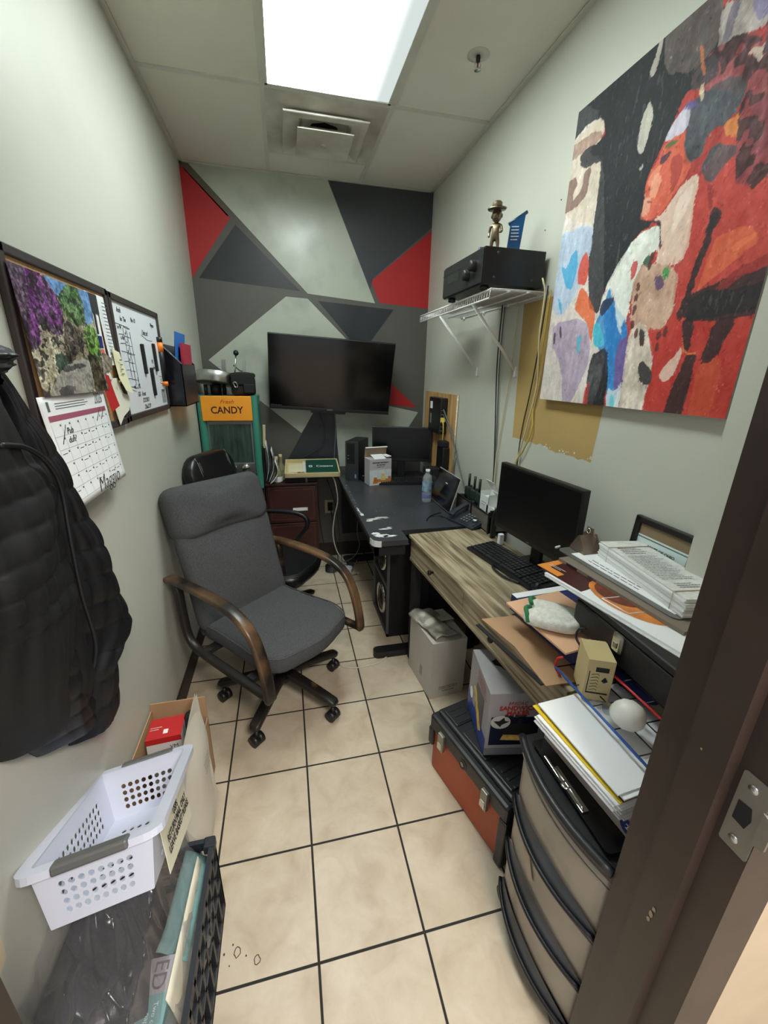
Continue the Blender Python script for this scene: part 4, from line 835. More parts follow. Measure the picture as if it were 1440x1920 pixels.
b.box(-.10, .075, .0, .02, 0, .13, 'alu'); b.box(-.10, .075, -.03, .03, 0, .01, 'alu'); b.build('frame', t)
b = MB(); b.tube([(-.02, -.03, .04), (0, -.03, .17), (.012, -.03, .255)], .005, 'chrome'); b.tube([(-.01, -.03, .19), (.03, -.02, .155), (.055, -.01, .15)], .004, 'dgrey'); lv = b.build('lever', t)
b = MB(); b.ball(.018, 'blk', T(.014, -.03, .268)); b.build('knob', lv)
bagm = mat('black_canvas', (22, 22, 24), .85, var=.2, bump=.5, bs=150)
t = thing('camera_bag', 'small black camera bag with a flap, on top of the candy dispenser', 'bag', (-.262, 3.0, 1.382), 4)
b = MB(); b.pillow(densify(rrect(.155, .11, .03, 4), .03), 0, .125, .025, bagm, puff=.005); b.build('body', t)
b = MB(); b.pillow(densify(rrect(.16, .125, .03, 4), .03), .112, .142, .014, bagm, puff=.006); b.box(-.072, .072, -.066, -.056, .07, .125, bagm, bev=.004); b.build('flap', t)
b = MB(); b.pillow(densify(rrect(.07, .06, .012, 3), .02), 0, .022, .01, bagm, frame((.035, -.052, .045), (1, 0, 0), (0, 0, 1))); b.build('pocket', t)
b = MB(); b.tube([(-.06, -.068, .08), (-.05, -.071, .055), (-.035, -.071, .06), (-.045, -.069, .085)], .003, 'alu', closed=True, sm=3); b.build('buckle', t)

# ================= cabinet top, right =================
t = thing('video_recorder', 'flat black recorder box under the wooden tray on the cabinet', 'recorder', (-.03, 3.035, .753)); b = MB()
b.box(0, .235, 0, .26, .004, .046, 'blkm', bev=.002); b.build('body', t); b = MB(); b.box(.15, .162, -.002, .02, .0, .046, 'grey'); b.build('front_strip', t)
t = thing('wooden_tray', 'pale wooden tray holding a green bank folder on the recorder box', 'tray', (-.03, 3.0, .8))
pw = mat('pale_pine', (208, 192, 146), .6, var=.08, vs=10, stretch=(.2, 6, 1))
Mt = T(rx=9, rz=-2); b = MB(); b.box(0, .405, 0, .30, 0, .006, pw, Mt)
for a in ((0, .405, 0, .01), (0, .405, .29, .30), (0, .01, 0, .30), (.395, .405, 0, .30)): b.box(a[0], a[1], a[2], a[3], .0, .034, pw, Mt)
b.build('tray', t)
t = thing('checkbook_folder', 'dark green bank folder lettered Citizens in the wooden tray', 'folder', (0, 0, 0)); t.matrix_world = T(-.03, 3.0, .8) @ Mt @ T(.275, .15, .034, rz=0)
b = MB(); b.box(-.118, .118, -.125, .13, -.022, 0, 'green', bev=.004); b.build('cover', t)
text('Citizens', .05, 'paper', t, T(.022, -.012, .0008), sx=.8); b = MB(); b.box(-.098, -.072, -.028, .008, 0, .001, 'paper'); b.box(-.092, -.078, -.02, .0, .0008, .0014, 'green'); b.box(-.088, -.082, -.012, -.006, .0012, .0018, 'paper'); b.build('emblem', t)
t = thing('note_block', 'cream note block with a loose dark candy pile beside the green folder', 'notepad', (0, 0, 0)); t.matrix_world = T(-.03, 3.0, .8) @ Mt @ T(.08, .15, .007)
b = MB(); b.box(-.055, .05, -.08, .08, 0, .012, 'cream'); b.box(.052, .07, -.1, .11, 0, .022, 'paper2'); b.build('sheets', t)
b = MB(); rr = random.Random(2); cd = mat('brown_wrapper', (120, 50, 36), .4, var=.5, vs=60)
for k in range(14): b.box(-.008, .008, -.005, .005, 0, .007, cd, T(rr.uniform(-.01, .06), rr.uniform(-.13, -.09), .004 + .005 * rr.random(), rz=rr.uniform(0, 180)), bev=.002)
b.build('wrapped_sweets', t)['kind'] = 'stuff'
glass = mat('cloudy_bottle_glass', (168, 164, 120), .12, var=.1, alpha=.55, coat=.5)
for x, y, s_, lab in ((-.085, 3.07, 1, 'small corked glass bottle with a white label, in front on the cabinet'), (-.055, 3.15, 1.05, 'small corked glass bottle hidden behind the labelled bottle')):
    t = thing('glass_bottle', lab, 'bottle', (x, y, .753), group='corked bottles on the cabinet'); b = MB()
    b.lathe([(0, 0), (.034, 0), (.038, .006), (.038, .065), (.03, .09), (.016, .115), (.0125, .13), (.0125, .165), (.015, .17), (0, .17)], glass, Matrix.Scale(s_, 4), 28); b.build('glass', t)
    b = MB(); b.cyl(.013, .165, .195, mat('cork_stopper', (196, 178, 140), .8, var=.1)); b.build('stopper', t)
    if s_ == 1: b = MB(); b.lathe([(.0386, .012), (.0386, .05)], 'paper', n=40); textlines(b, .03, .012, 2, 'ink', frame((0, -.0392, .028), (1, 0, 0), (0, 0, 1)), 4, ragged=0); b.build('label_sticker', t)
t = thing('magazine_rack', 'dark rack of upright booklets and mail between dispenser and bottles', 'magazine rack', (-.15, 3.16, .753), 0)
b = MB(); b.box(-.02, .03, -.10, .12, 0, .012, 'blkm'); b.box(-.024, -.02, -.10, .12, 0, .26, 'blkm'); b.build('rack', t)
for k, (x, h, an, m) in enumerate(((-.012, .28, 3, 'paper'), (-.004, .25, 8, 'dgrey'), (.004, .24, 12, 'paper'), (.012, .20, 17, 'grey'), (.018, .17, 22, 'paper'))):
    b = MB(); b.grid(lambda u, v: (.02 * math.sin(PI * v) * (1 + .2 * k), -.09 + .16 * u, v * h), 4, 10, m); textlines(b, .1, .12, 5, 'ink', frame((.024, 0, h * .5), (0, -1, 0), (0, 0, 1)), k)
    b.build('booklet', M=T(-.15 + x, 3.14 - .02 * k, .768, ry=an * .6), label=('tallest white booklet in the dark rack beside the dispenser', 'dark grey booklet second in the dark rack', 'white booklet in the middle of the dark rack', 'mid grey booklet near the front of the dark rack', 'short white leaflet at the front of the dark rack by the bottles')[k], cat='booklet', group='booklets in the dark rack', solid=.002)
b = MB(); b.box(-.009, .009, -.003, .003, 0, .17, pw); b.build('wooden_stick', M=T(-.165, 3.14, 1.0, rx=0, ry=3), label='flat pale wooden stick standing right of the candy dispenser', cat='stick')

# ================= TV and back-wall bits =================
t = thing('television', 'large flat black television mounted on the geometric painted wall', 'television', (-.112, 3.205, 1.281), -2.5, rx=11, ry=3.0)
b = MB(); b.box(0, .893, .004, .035, 0, .515, 'blk', bev=.004); b.box(.2, .7, .03, .06, .06, .40, 'blkm', bev=.01); b.build('housing', t)
b = MB(); b.box(.007, .886, .0, .006, .024, .508, 'scr'); b.build('screen', t)
b = MB(); b.box(0, .893, -.003, .012, 0, .022, mat('tv_lip', (26, 26, 30), .3), bev=.003); b.box(.007, .886, -.0036, -.0028, .0225, .0245, 'dgrey'); b.box(.30, .56, .0, .03, -.018, .004, 'blk', bev=.003); b.build('lower_bezel', t)
text('SANYO', .014, 'alu', t, frame((.44, -.0038, .012), (1, 0, 0), (0, 0, 1)), sx=.9); text('ULTRA HD  LED TV', .009, 'alu', t, frame((.05, -.0045, .030), (1, 0, 0), (0, 0, 1)))
b = MB(); b.box(.28, .38, 3.24, YB - .001, 1.40, 1.62, 'blkm'); b.build('tv_bracket', label='black steel bracket between the television and the back wall', cat='bracket')
t = thing('power_outlet', 'wall outlet low on the back wall behind the hanging cords', 'outlet', (.318, YB - .001, .455))
b = MB(); b.box(-.036, .036, -.006, 0, -.058, .058, mat('almond_plate', (170, 156, 128), .5), bev=.002); b.build('cover_plate', t); b = MB(); b.box(-.012, .03, -.03, -.005, -.03, .04, 'black0', bev=.004); b.build('plug', t)
# ================= RIGHT WALL =================
def ell(s_, z, a, c_): return [(s_ * .882 / .815 + a * math.cos(2 * PI * k / 8), z + c_ * math.sin(2 * PI * k / 8)) for k in range(8)]
EXTRA = [((34, 26, 28), 4, ell(s_, z, .014, .021)) for s_, z in BEADS] + [((84, 40, 36), 4, ell(s_, z, .010, .014)) for s_, z in BEADS2]
t = thing('canvas_painting', 'large unframed canvas of a red and black painted figure in profile, on the right wall', 'painting', (1.086, 1.652, 1.449))
o = painted('painted_face', t, (0, 0, 0), (0, -.815, 0), (0, 0, .993), 340, 400, [((23, 26, 30) if c == (38, 42, 46) else c, a, [(q_[0] * .882 / .815, q_[1]) for q_ in p]) for c, a, p in CANVAS] + EXTRA + [((70, 74, 80), 20, [(.80, .9), (.9, .97), (.95, .8), (.86, .7)]), ((140, 60, 66), 32, [(.78, .75), (.9, .85), (.99, .6), (.85, .5)]), ((205, 195, 185), 14, [(.82, .99), (.99, .99), (.99, .9), (.9, .93)])], (176, 60, 54), .0036, 26, None, .75, strokes=4200, slen=.34)
b = MB(); b.box(.0008, .032, -.815, 0, 0, .993, mat('canvas_side', (168, 156, 148), .7)); b.build('stretcher', t)
# wire shelf
t = thing('wire_shelf', 'white ventilated wire shelf on two diagonal braces', 'shelf', (XR, 1.738, 1.88)); SL = .925
b = MB(); W = 'wirewhite'
for x in (-.002, -.09, -.18, -.272): b.tube([(x, 0, -.004), (x, SL, -.004)], .0042, W, n=6)
b.tube([(-.274, 0, -.036), (-.274, SL, -.036)], .0032, W, n=6)
n = 38
for k in range(n + 1):
    y = SL * k / n; b.tube([(-.002, y, 0), (-.272, y, 0), (-.2745, y, -.036)], .0022, W, n=6)
b.build('wire_deck', t)
b = MB()
for k in range(4): y = .06 + .27 * k; b.box(-.012, 0, y, y + .012, -.012, .004, W)
b.build('wall_clip', t)
for y in (.19, .62):
    b = MB(); b.sweep([(-.262, y, -.03), (-.012, y, -.31)], rrect(.014, .006, .002, 2), W, up=(0, 1, 0)); b.box(-.014, 0, y - .008, y + .008, -.345, -.295, W, bev=.003); b.tube([(-.25, y, -.03), (-.262, y, -.004)], .004, W); b.build('brace', t)
t = thing('leaflet', 'white leaflet with pink panel lying on the far end of the wire shelf', 'leaflet', (.86, 2.30, 1.8835)); b = MB(); b.box(0, .14, 0, .22, 0, .001, 'paper'); b.box(.0, .09, .02, .2, -.0005, 0, mat('pink_print', (222, 150, 150), .7)); b.build('sheet', t)
t = thing('av_receiver', 'black boxy audio receiver with round knobs on the wire shelf', 'receiver', (.817, 1.755, 1.889), 1.4)
b = MB(); b.box(0, .28, 0, .42, .008, .145, mat('receiver_black', (20, 20, 22), .4, var=.1), bev=.003)
for x, y in ((.03, .04), (.25, .04), (.03, .38), (.25, .38)): b.cyl(.018, -.007, .01, 'blk', T(x, y, 0))
b.build('case', t); Mf = frame((0, .21, .075), (0, -1, 0), (0, 0, 1))
b = MB(); b.box(-.208, .208, -.062, .062, 0, .006, 'blk', Mf, bev=.002); b.box(-.208, .208, .03, .034, .006, .0065, 'black0', Mf); b.box(-.15, -.02, -.01, .025, .006, .007, 'scr', Mf); b.build('front_panel', t)
for u, v in ((.075, -.012), (.135, .012)):
    b = MB(); b.lathe([(0, .03), (.018, .03), (.021, .026), (.022, .005)], 'blk', Mf @ T(u, v, 0), 24); b.build('knob', t)
for x, z in ((.05, .12), (.05, .03), (.23, .12), (.23, .03)):
    pass
b = MB()
for x, z in ((.06, .125), (.05, .035), (.225, .035)): b.lathe([(0, .003), (.005, .002), (.006, 0)], 'dgrey', frame((x, 0, z), (1, 0, 0), (0, 0, 1)), 12)
b.build('side_screws', t)
# shelf-top ornaments
br = mat('antique_bronze', (122, 108, 88), .34, metal=.85, var=.35, vs=30)
t = thing('figurine', 'small bronze bobblehead figurine of a man in a brimmed hat, on the receiver', 'figurine', (.898, 1.845, 2.034), -35)
b = MB(); b.prism(rrect(.06, .045, .008, 3), 0, .012, 'blkm'); b.build('plinth', t)
bm_ = bpy.data.meshes.new('body')
def skin(name, parent, verts, edges, radii, m, sub=2, root=0):
    me = bpy.data.meshes.new(name); me.from_pydata(verts, edges, []); o = bpy.data.objects.new(name, me); scene.collection.objects.link(o); o.parent = parent
    md = o.modifiers.new('skin', 'SKIN'); md.use_smooth_shade = True
    for k, r in enumerate(radii):
        sv = me.skin_vertices[0].data[k]; sv.radius = (r, r) if not isinstance(r, tuple) else r
    me.skin_vertices[0].data[root].use_root = True
    s = o.modifiers.new('sub', 'SUBSURF'); s.levels = sub; s.render_levels = sub; me.materials.append(M_[m] if isinstance(m, str) else m); return o
V = [(0, 0, .052), (0, 0, .075), (0, .002, .098), (0, 0, .112), (.011, 0, .05), (.013, 0, .03), (.014, -.002, .016), (.014, -.010, .015), (-.011, 0, .05), (-.013, 0, .03), (-.014, .004, .016), (-.014, -.006, .015), (.021, 0, .098), (.027, -.004, .076), (.018, -.014, .070), (-.021, 0, .098), (-.027, .004, .076), (-.026, -.002, .056)]
E_ = [(0, 1), (1, 2), (2, 3), (0, 4), (4, 5), (5, 6), (6, 7), (0, 8), (8, 9), (9, 10), (10, 11), (2, 12), (12, 13), (13, 14), (2, 15), (15, 16), (16, 17)]
skin('body', t, V, E_, [.013, .015, .015, .007, .010, .008, .006, .005, .010, .008, .006, .005, .006, .0055, .005, .006, .0055, .005], br)
b = MB(); b.ball(.0235, br, T(0, -.002, .134), sc=(.86, .95, 1.12)); b.ball(.005, br, T(0, -.025, .131), sc=(.8, 1, 1.2)); b.box(-.007, .007, -.024, -.018, .118, .1205, 'ink')
for s_ in (-1, 1): b.ball(.0035, 'ink', T(s_ * .008, -.0215, .139)); b.ball(.006, br, T(s_ * .021, 0, .132), sc=(.5, .8, 1.2))
b.lathe([(0, .180), (.014, .181), (.0195, .176), (.021, .154), (.036, .153), (.039, .156), (.036, .151), (.0, .149)], br, T(rx=4), 30); b.lathe([(.0212, .156), (.0212, .163)], 'ink', T(rx=4)); b.build('head', t)
t = thing('glass_award', 'slanted blue glass award plaque on a white block, on the receiver', 'award', (1.01, 1.885, 2.034), -20)
b = MB(); b.box(-.035, .035, -.022, .022, 0, .026, 'white', bev=.003); b.build('base', t)
ag = mat('award_blue_glass', (20, 92, 150), .1, trans=.35, coat=.6, var=.15, vs=20)
b = MB(); Ma = T(rx=0) @ Matrix(((1, 0, 0, 0), (0, 0, 1, 0), (0, 1, 0, 0), (0, 0, 0, 1))); b.prism([(-.03, .026), (.024, .026), (.036, .165), (-.024, .125)], -.006, .006, ag, Ma); textlines(b, .036, .06, 5, 'paper', frame((0, -.0064, .09), (1, 0, 0), (0, 0, 1)), 9, th=.3); b.build('plaque', t)
b = MB(); b.tube([(-.03, 0, .124), (.042, 0, .169)], .007, mat('blue_tube', (24, 60, 96), .2)); b.build('top_tube', t)
b = MB(); b.box(-.014, .014, -.010, .010, 0, .03, mat('tiny_photo_block', (120, 110, 140), .5, var=.4, vs=60)); b.build('photo_block', loc=(.868, 1.90, 2.034), label='tiny purple-grey photo block beside the figurine on the receiver', cat='block')
b = MB(); b.box(-.05, .05, -.06, .06, 0, .018, 'blk', bev=.004); b.build('remote_box', loc=(1.03, 2.02, 2.034), label='flat black box lying on the receiver behind the figurine', cat='box')
# plywood panel with network box
ply = mat('yellow_plywood', (190, 150, 98), .7, var=.2, vs=3, stretch=(1, 7, .5), col2=(150, 106, 62), mix=.63, ms=5)
t = thing('plywood_panel', 'unpainted plywood board fixed low on the right wall in the far corner', 'board', (XR - .001, 2.61, .86)); b = MB(); b.box(-.018, 0, 0, .63, 0, .553, ply); b.build('board', t)
b = MB(); b.tube([(-.008, -.004, 0), (-.008, -.004, .552)], .006, mat('splintered_edge', (214, 204, 180), .9, var=.3, vs=60), n=6); b.build('pale_edge', t)
t = thing('network_box', 'black network box with ports and cables mounted on the plywood', 'network box', (XR - .02, 2.745, 1.14))
b = MB(); b.box(-.055, 0, 0, .24, 0, .245, 'blk', bev=.008); b.build('housing', t); b = MB(); b.box(-.0565, -.055, .16, .205, .165, .215, 'paper'); b.box(-.0565, -.055, .17, .20, .06, .13, 'grey'); b.build('label_stickers', t)
b = MB()
for k in range(6): b.box(-.046, -.012, -.002, .006, .02 + .028 * k, .038 + .028 * k, 'black0'); b.box(-.047, -.035, -.004, .0, .022 + .028 * k, .026 + .028 * k, 'alu')
b.box(-.05, -.02, -.012, 0, .085, .115, mat('yellow_jack', (226, 204, 90), .5)); b.build('ports', t)
t = thing('power_brick', 'black power bricks plugged in beneath the network box on the plywood', 'power adapter', (XR - .022, 2.65, .90)); b = MB(); b.box(-.05, 0, 0, .13, .0, .16, 'blk', bev=.008); b.box(-.06, 0, .02, .10, .16, .2, 'blkm', bev=.006); b.build('casing', t)
# cables (each a tube in its own right)
def cord(name, lab, pts, r, m, cat='cable', group=None, sm=6): b = MB(); b.tube(pts, r, m, sm=sm, n=7); return b.build(name, label=lab, cat=cat, group=group)
yel = mat('yellow_sheath', (206, 180, 84), .5); crm = mat('cream_sheath', (206, 192, 150), .5); gry = mat('grey_sheath', (92, 98, 100), .5); wht = mat('off_white_sheath', (196, 192, 178), .5)
cord('network_cable', 'bright yellow network cable curving down from the network box', [(1.065, 2.737, 1.235), (1.06, 2.71, 1.20), (1.07, 2.73, 1.10), (1.075, 2.77, 1.0), (1.06, 2.80, .88), (1.04, 2.84, .77)], .0042, yel)
cord('coaxial_cable', 'grey cable arching from the network box down to the radio organiser', [(1.068, 2.745, 1.31), (1.055, 2.67, 1.28), (1.07, 2.58, 1.18), (1.085, 2.48, 1.0), (1.10, 2.38, .86), (1.10, 2.32, .78)], .0045, gry)
cord('coaxial_cable', 'thin grey cable looping beside the plywood edge', [(1.068, 2.75, 1.28), (1.07, 2.64, 1.2), (1.105, 2.56, 1.05), (1.11, 2.58, .9), (1.11, 2.52, .80), (1.10, 2.60, .76)], .003, gry)
cord('network_cable', 'short blue network cable beneath the power bricks on the plywood', [(1.06, 2.70, .93), (1.05, 2.68, .90), (1.055, 2.64, .85), (1.06, 2.62, .77)], .005, mat('blue_sheath', (60, 110, 210), .4))
cord('hanging_cable', 'thin black cable hanging straight from the middle of the wire shelf', [(1.10, 2.105, 1.89), (1.10, 2.10, 1.6), (1.104, 2.06, 1.3), (1.103, 2.02, 1.05), (1.10, 2.0, .80)], .0032, 'blk')
cord('hanging_cable', 'grey cable hanging beside the thin black one under the wire shelf', [(1.106, 2.09, 1.87), (1.106, 2.085, 1.6), (1.108, 2.05, 1.3), (1.108, 2.02, 1.05), (1.104, 1.99, .80)], .003, gry)
cord('hanging_cable', 'cream cable bowing left of the tan patch under the wire shelf', [(1.108, 1.97, 1.87), (1.106, 1.96, 1.62), (1.108, 1.985, 1.4), (1.108, 2.01, 1.2), (1.102, 2.005, 1.05), (1.10, 1.98, .80)], .003, crm)
cord('hanging_cable', 'thick yellowed cable running over the shelf end and down past the painting', [(1.08, 1.74, 1.93), (1.06, 1.70, 1.91), (1.07, 1.692, 1.86), (1.075, 1.70, 1.7), (1.10, 1.71, 1.5), (1.105, 1.76, 1.3), (1.104, 1.80, 1.15), (1.09, 1.84, .98), (1.08, 1.85, .80)], .0038, crm)
cord('hanging_cable', 'black cable crossing the tan patch from the shelf end', [(1.095, 1.715, 1.90), (1.095, 1.72, 1.75), (1.106, 1.76, 1.5), (1.11, 1.80, 1.3), (1.107, 1.80, 1.15), (1.10, 1.78, .82)], .0028, 'blk')
cord('hanging_cable', 'yellow cable looping to the right over the lower tan patch', [(1.10, 1.70, 1.88), (1.10, 1.705, 1.6), (1.108, 1.73, 1.42), (1.108, 1.715, 1.3), (1.104, 1.76, 1.2), (1.10, 1.82, 1.1), (1.09, 1.83, .82)], .0032, yel)

# ================= ON THE BLACK DESK =================
Z = .7485
t = thing('desktop_computer', 'black upright desktop computer at the far left of the black desk', 'computer', (.430, 3.09, Z), -28)
b = MB(); b.box(0, .105, .004, .25, 0, .30, 'blk', bev=.003); b.build('case', t); b = MB(); b.box(.0, .105, -.006, .006, 0, .30, mat('pc_front', (50, 52, 56), .45), bev=.002); b.box(.014, .075, -.008, -.005, .13, .285, 'black0'); b.box(.02, .03, -.009, -.007, .165, .172, 'grey'); b.box(.02, .03, -.009, -.007, .19, .197, 'grey'); b.box(.076, .088, -.008, -.0055, .02, .05, mat('blue_sticker', (120, 160, 210), .4)); b.build('front_panel', t)
def monitor(t, w, h, base_y, tilt=0, zb=.13, logo=None):
    b = MB(); b.box(-w / 2, w / 2, 0, .028, zb, zb + h, 'blk', bev=.004); b.box(-w * .25, w * .25, .028, .045, zb + h * .2, zb + h * .7, 'blkm', bev=.008); b.build('housing', t)
    b = MB(); b.box(-w / 2 + .012, w / 2 - .012, -.001, .001, zb + .022, zb + h - .012, 'scrm'); b.build('screen', t)
    b = MB(); b.box(-.03, .03, .045, .065, .01, zb + h * .5, 'blk', bev=.004); b.box(-.11, .11, -.01, .13, 0, .012, 'blk', bev=.005); b.build('stand', t)
    if logo: text(logo, .010, 'grey', t, frame((0, -.0015, zb + .011), (1, 0, 0), (0, 0, 1)))
t = thing('computer_monitor', 'black flat monitor standing in the far corner of the black desk', 'monitor', (.865, 3.06, Z), -16); monitor(t, .46, .265, 0, zb=.14)
def keyboard(t, w=.44, d=.15):
    b = MB(); b.prism([(-d / 2, 0), (d / 2, 0), (d / 2, .022), (-d / 2, .012)], -w / 2, w / 2, 'blk', Matrix(((0, 0, 1, 0), (1, 0, 0, 0), (0, 1, 0, 0), (0, 0, 0, 1)))); b.build('body', t)
    b = MB()
    for r_ in range(6):
        y = -d / 2 + .012 + r_ * (d - .02) / 6; x = -w / 2 + .012
        k = 0
        while x < w / 2 - .02:
            ww = .0165 if not (r_ == 0 and -.12 < x < .0) else .10
            gap = .006 if (abs(x - w * .16) < .009 or abs(x - w * .30) < .009) else 0
            x += gap; zz = .013 + (y + d / 2) / d * .010
            b.box(x, x + ww - .0025, y, y + .018, zz, zz + .007, 'kink'); x += ww + .0012; k += 1
    b.build('keys', t)
    return t
keyboard(thing('keyboard', 'black keyboard in front of the far monitor on the black desk', 'keyboard', (.86, 2.93, Z), -8), .40, .14)
def mouse(lab, loc, rz):
    t = thing('computer_mouse', lab, 'mouse', loc, rz); b = MB(); b.pillow(densify(rrect(.06, .105, .028, 5), .02), 0, .024, .012, mat('gloss_black', (20, 20, 24), .2), puff=.012); b.build('shell', t); b = MB(); b.cyl(.006, -.003, .003, 'grey', T(0, .028, .033, ry=90), n=12); b.build('wheel', t); return t
mouse('small black mouse beside the desktop computer', (.575, 3.03, Z), 30)
t = thing('oil_bottle_carton', 'opened printed carton picturing amber oil bottles, on the black desk', 'carton', (.578, 2.88, Z), 12)
bx = mat('carton_grey', (186, 182, 184), .6, var=.04)
b = MB(); b.box(0, .175, 0, .10, 0, .195, bx); b.box(-.0006, .1756, -.0006, -.0004, 0, .115, mat('carton_tiles', (206, 212, 216), .6, var=.1, vs=25)); b.box(.06, .1756, -.001, -.0006, .02, .045, mat('print_table', (196, 128, 74), .6)); b.build('box', t)
b = MB(); am = mat('print_amber', (198, 120, 46), .5, var=.25, vs=40); yo = mat('print_yellow', (220, 200, 120), .5, var=.2, vs=40); pg = mat('print_glass', (216, 220, 214), .5, var=.1, vs=40); Mp = frame((0, -.0014, 0), (1, 0, 0), (0, 0, 1))
b.poly([(.025, .012, 0), (.065, .012, 0), (.056, .06, 0), (.034, .06, 0)], am, Mp); b.poly([(.034, .06, 0), (.056, .06, 0), (.056, .082, 0), (.034, .082, 0)], pg, Mp); b.poly([(.088, .035, 0), (.128, .035, 0), (.120, .085, 0), (.096, .085, 0)], yo, Mp); b.poly([(.096, .085, 0), (.120, .085, 0), (.120, .105, 0), (.096, .105, 0)], pg, Mp); b.poly([(.15, .045, 0), (.172, .045, 0), (.172, .062, 0), (.15, .062, 0)], am, Mp); b.build('picture', t)
text('SPRAYABLY METERABLY', .0125, 'ink', t, frame((.088, -.001, .168), (1, 0, 0), (0, 0, 1)), bold=.0004); text('OIL BOTTLE', .0125, 'ink', t, frame((.088, -.001, .151), (1, 0, 0), (0, 0, 1)), bold=.0004); text('200ML/500ML', .010, 'lightink', t, frame((.088, -.001, .136), (1, 0, 0), (0, 0, 1)))
b = MB(); b.box(0, .175, -.001, .001, 0, .075, mat('carton_inside', (150, 128, 104), .85), T(0, .10, .195, rx=8)); b.box(0, .175, -.02, .001, .075, .077, 'paper', T(0, .10, .195, rx=8)); b.box(0, .04, .0, .10, 0, .001, 'paper', T(0, 0, .195, ry=8)); b.box(.135, .175, 0, .1, 0, .001, 'paper', T(0, 0, .198, ry=-4)); b.box(.04, .135, 0, .09, 0, .001, 'paper', T(0, 0, .192, rx=14)); b.build('flaps', t)
t = thing('satellite_speaker', 'small black cube speaker between the far monitor and plywood', 'speaker', (1.0, 2.74, Z), -10); b = MB(); b.box(-.05, .05, -.04, .06, 0, .155, 'blkm', bev=.004); b.build('case', t); b = MB(); b.lathe([(0, -.002), (.022, .0), (.034, .004), (.038, 0)], 'dgrey', frame((0, -.0405, .07), (1, 0, 0), (0, 0, 1)), 24); b.build('driver', t)
t = thing('water_bottle', 'clear plastic water bottle with white cap on the black desk', 'water bottle', (.868, 2.435, Z))
wg = mat('clear_plastic', (214, 224, 228), .06, alpha=.28, spec=.9, coat=.5)
b = MB(); pr_ = [(0, 0), (.026, .0), (.031, .006)]
for k in range(9): z = .02 + .014 * k; pr_ += [(.0315, z), (.0295, z + .007)]
pr_ += [(.0315, .150), (.028, .17), (.014, .19), (.012, .2), (0, .2)]; b.lathe(pr_, wg, n=28); b.build('body', t)
b = MB(); b.lathe([(.0322, .075), (.0322, .135)], mat('water_label', (150, 176, 206), .4, col2=(60, 110, 80), mix=.6, ms=40, var=.2), n=28); b.build('label_wrap', t)
b = MB(); b.lathe([(.0322, .03), (.0322, .055)], mat('water_label_blue', (110, 120, 200), .4, var=.4, vs=60, alpha=.6), n=28); b.build('lower_band', t)
b = MB(); b.cyl(.0145, .198, .216, 'white', n=24); b.build('cap', t)
t = thing('tablet_screen', 'slanted silver-edged touch screen leaning on its stand beside the water bottle', 'touch screen', (.915, 2.50, .758), -90, rx=-16)
b = MB(); b.box(0, .345, 0, .008, 0, .215, mat('silver_edge', (196, 196, 192), .35, metal=.5), bev=.002); b.build('case', t); b = MB(); b.box(.004, .341, -.001, .0005, .004, .211, 'scr'); b.build('screen', t)
b = MB(); b.box(.10, .24, .008, .012, .02, .16, 'dgrey', T(0, 0, 0, rx=0)); b.box(.12, .22, .0, .005, .0, .16, 'dgrey', T(0, .012, .15, rx=-160)); b.build('stand', t)
b = MB(); b.box(.165, .195, -.002, -.001, .145, .149, 'paper'); b.build('screen_mark', t)
t = thing('desk_phone', 'dark desk telephone with keypad and handset beside the radio organiser', 'telephone', (.872, 2.09, .757), -72, rx=6)
pc = mat('slate_plastic', (44, 50, 58), .38, var=.05); b = MB(); b.prism([(0, -.006), (.20, -.006), (.20, .05), (.12, .028), (0, .004)], 0, .215, pc, Matrix(((0, 0, 1, 0), (1, 0, 0, 0), (0, 1, 0, 0), (0, 0, 0, 1)))); b.build('base', t)
b = MB(); b.box(0, .10, .0, .04, 0, .002, mat('lcd', (92, 106, 98), .3), T(.085, .145, .038, rx=14)); b.build('display', t)
b = MB()
for r_ in range(4):
    for c in range(3): b.box(0, .013, 0, .010, 0, .003, 'grey', T(.088 + .022 * c, .028 + .020 * r_, .013 + .0034 * r_, rx=10), bev=.001)
for k in range(8): b.box(0, .009, 0, .008, 0, .003, 'dgrey', T(.195, .02 + .017 * k, .010 + .003 * k, rx=10))
for k in range(4): b.box(0, .012, 0, .006, 0, .003, 'dgrey', T(.10 + .02 * k, .010, .008))
b.lathe([(0, .004), (.014, .004), (.016, 0)], 'dgrey', T(.172, .062, .019, rx=10)); b.box(-.012, .012, -.005, .005, 0, .006, 'alu', T(.172, .062, .021, rx=10, rz=30), bev=.002); b.build('keypad', t)
b = MB(); b.sweep(smooth_path([(.035, .005, .03), (.035, .03, .042), (.035, .10, .058), (.035, .17, .065), (.035, .20, .062)], 4), rrect(.045, .02, .008, 3), pc, up=(0, 0, 1), taper=[1.15, 1.1, 1, .85, .8, .75, .75, .75, .75, .75, .8, .85, 1, 1.1, 1.15, 1.15, 1.1]); b.build('handset', t)
cord('phone_cord', 'loop of black cord on the black desk left of the telephone', [(.872, 2.10, .754), (.84, 2.15, .752), (.79, 2.14, .752), (.75, 2.08, .752), (.77, 2.12, .752), (.82, 2.17, .752), (.88, 2.2, .752)], .0025, 'blk')
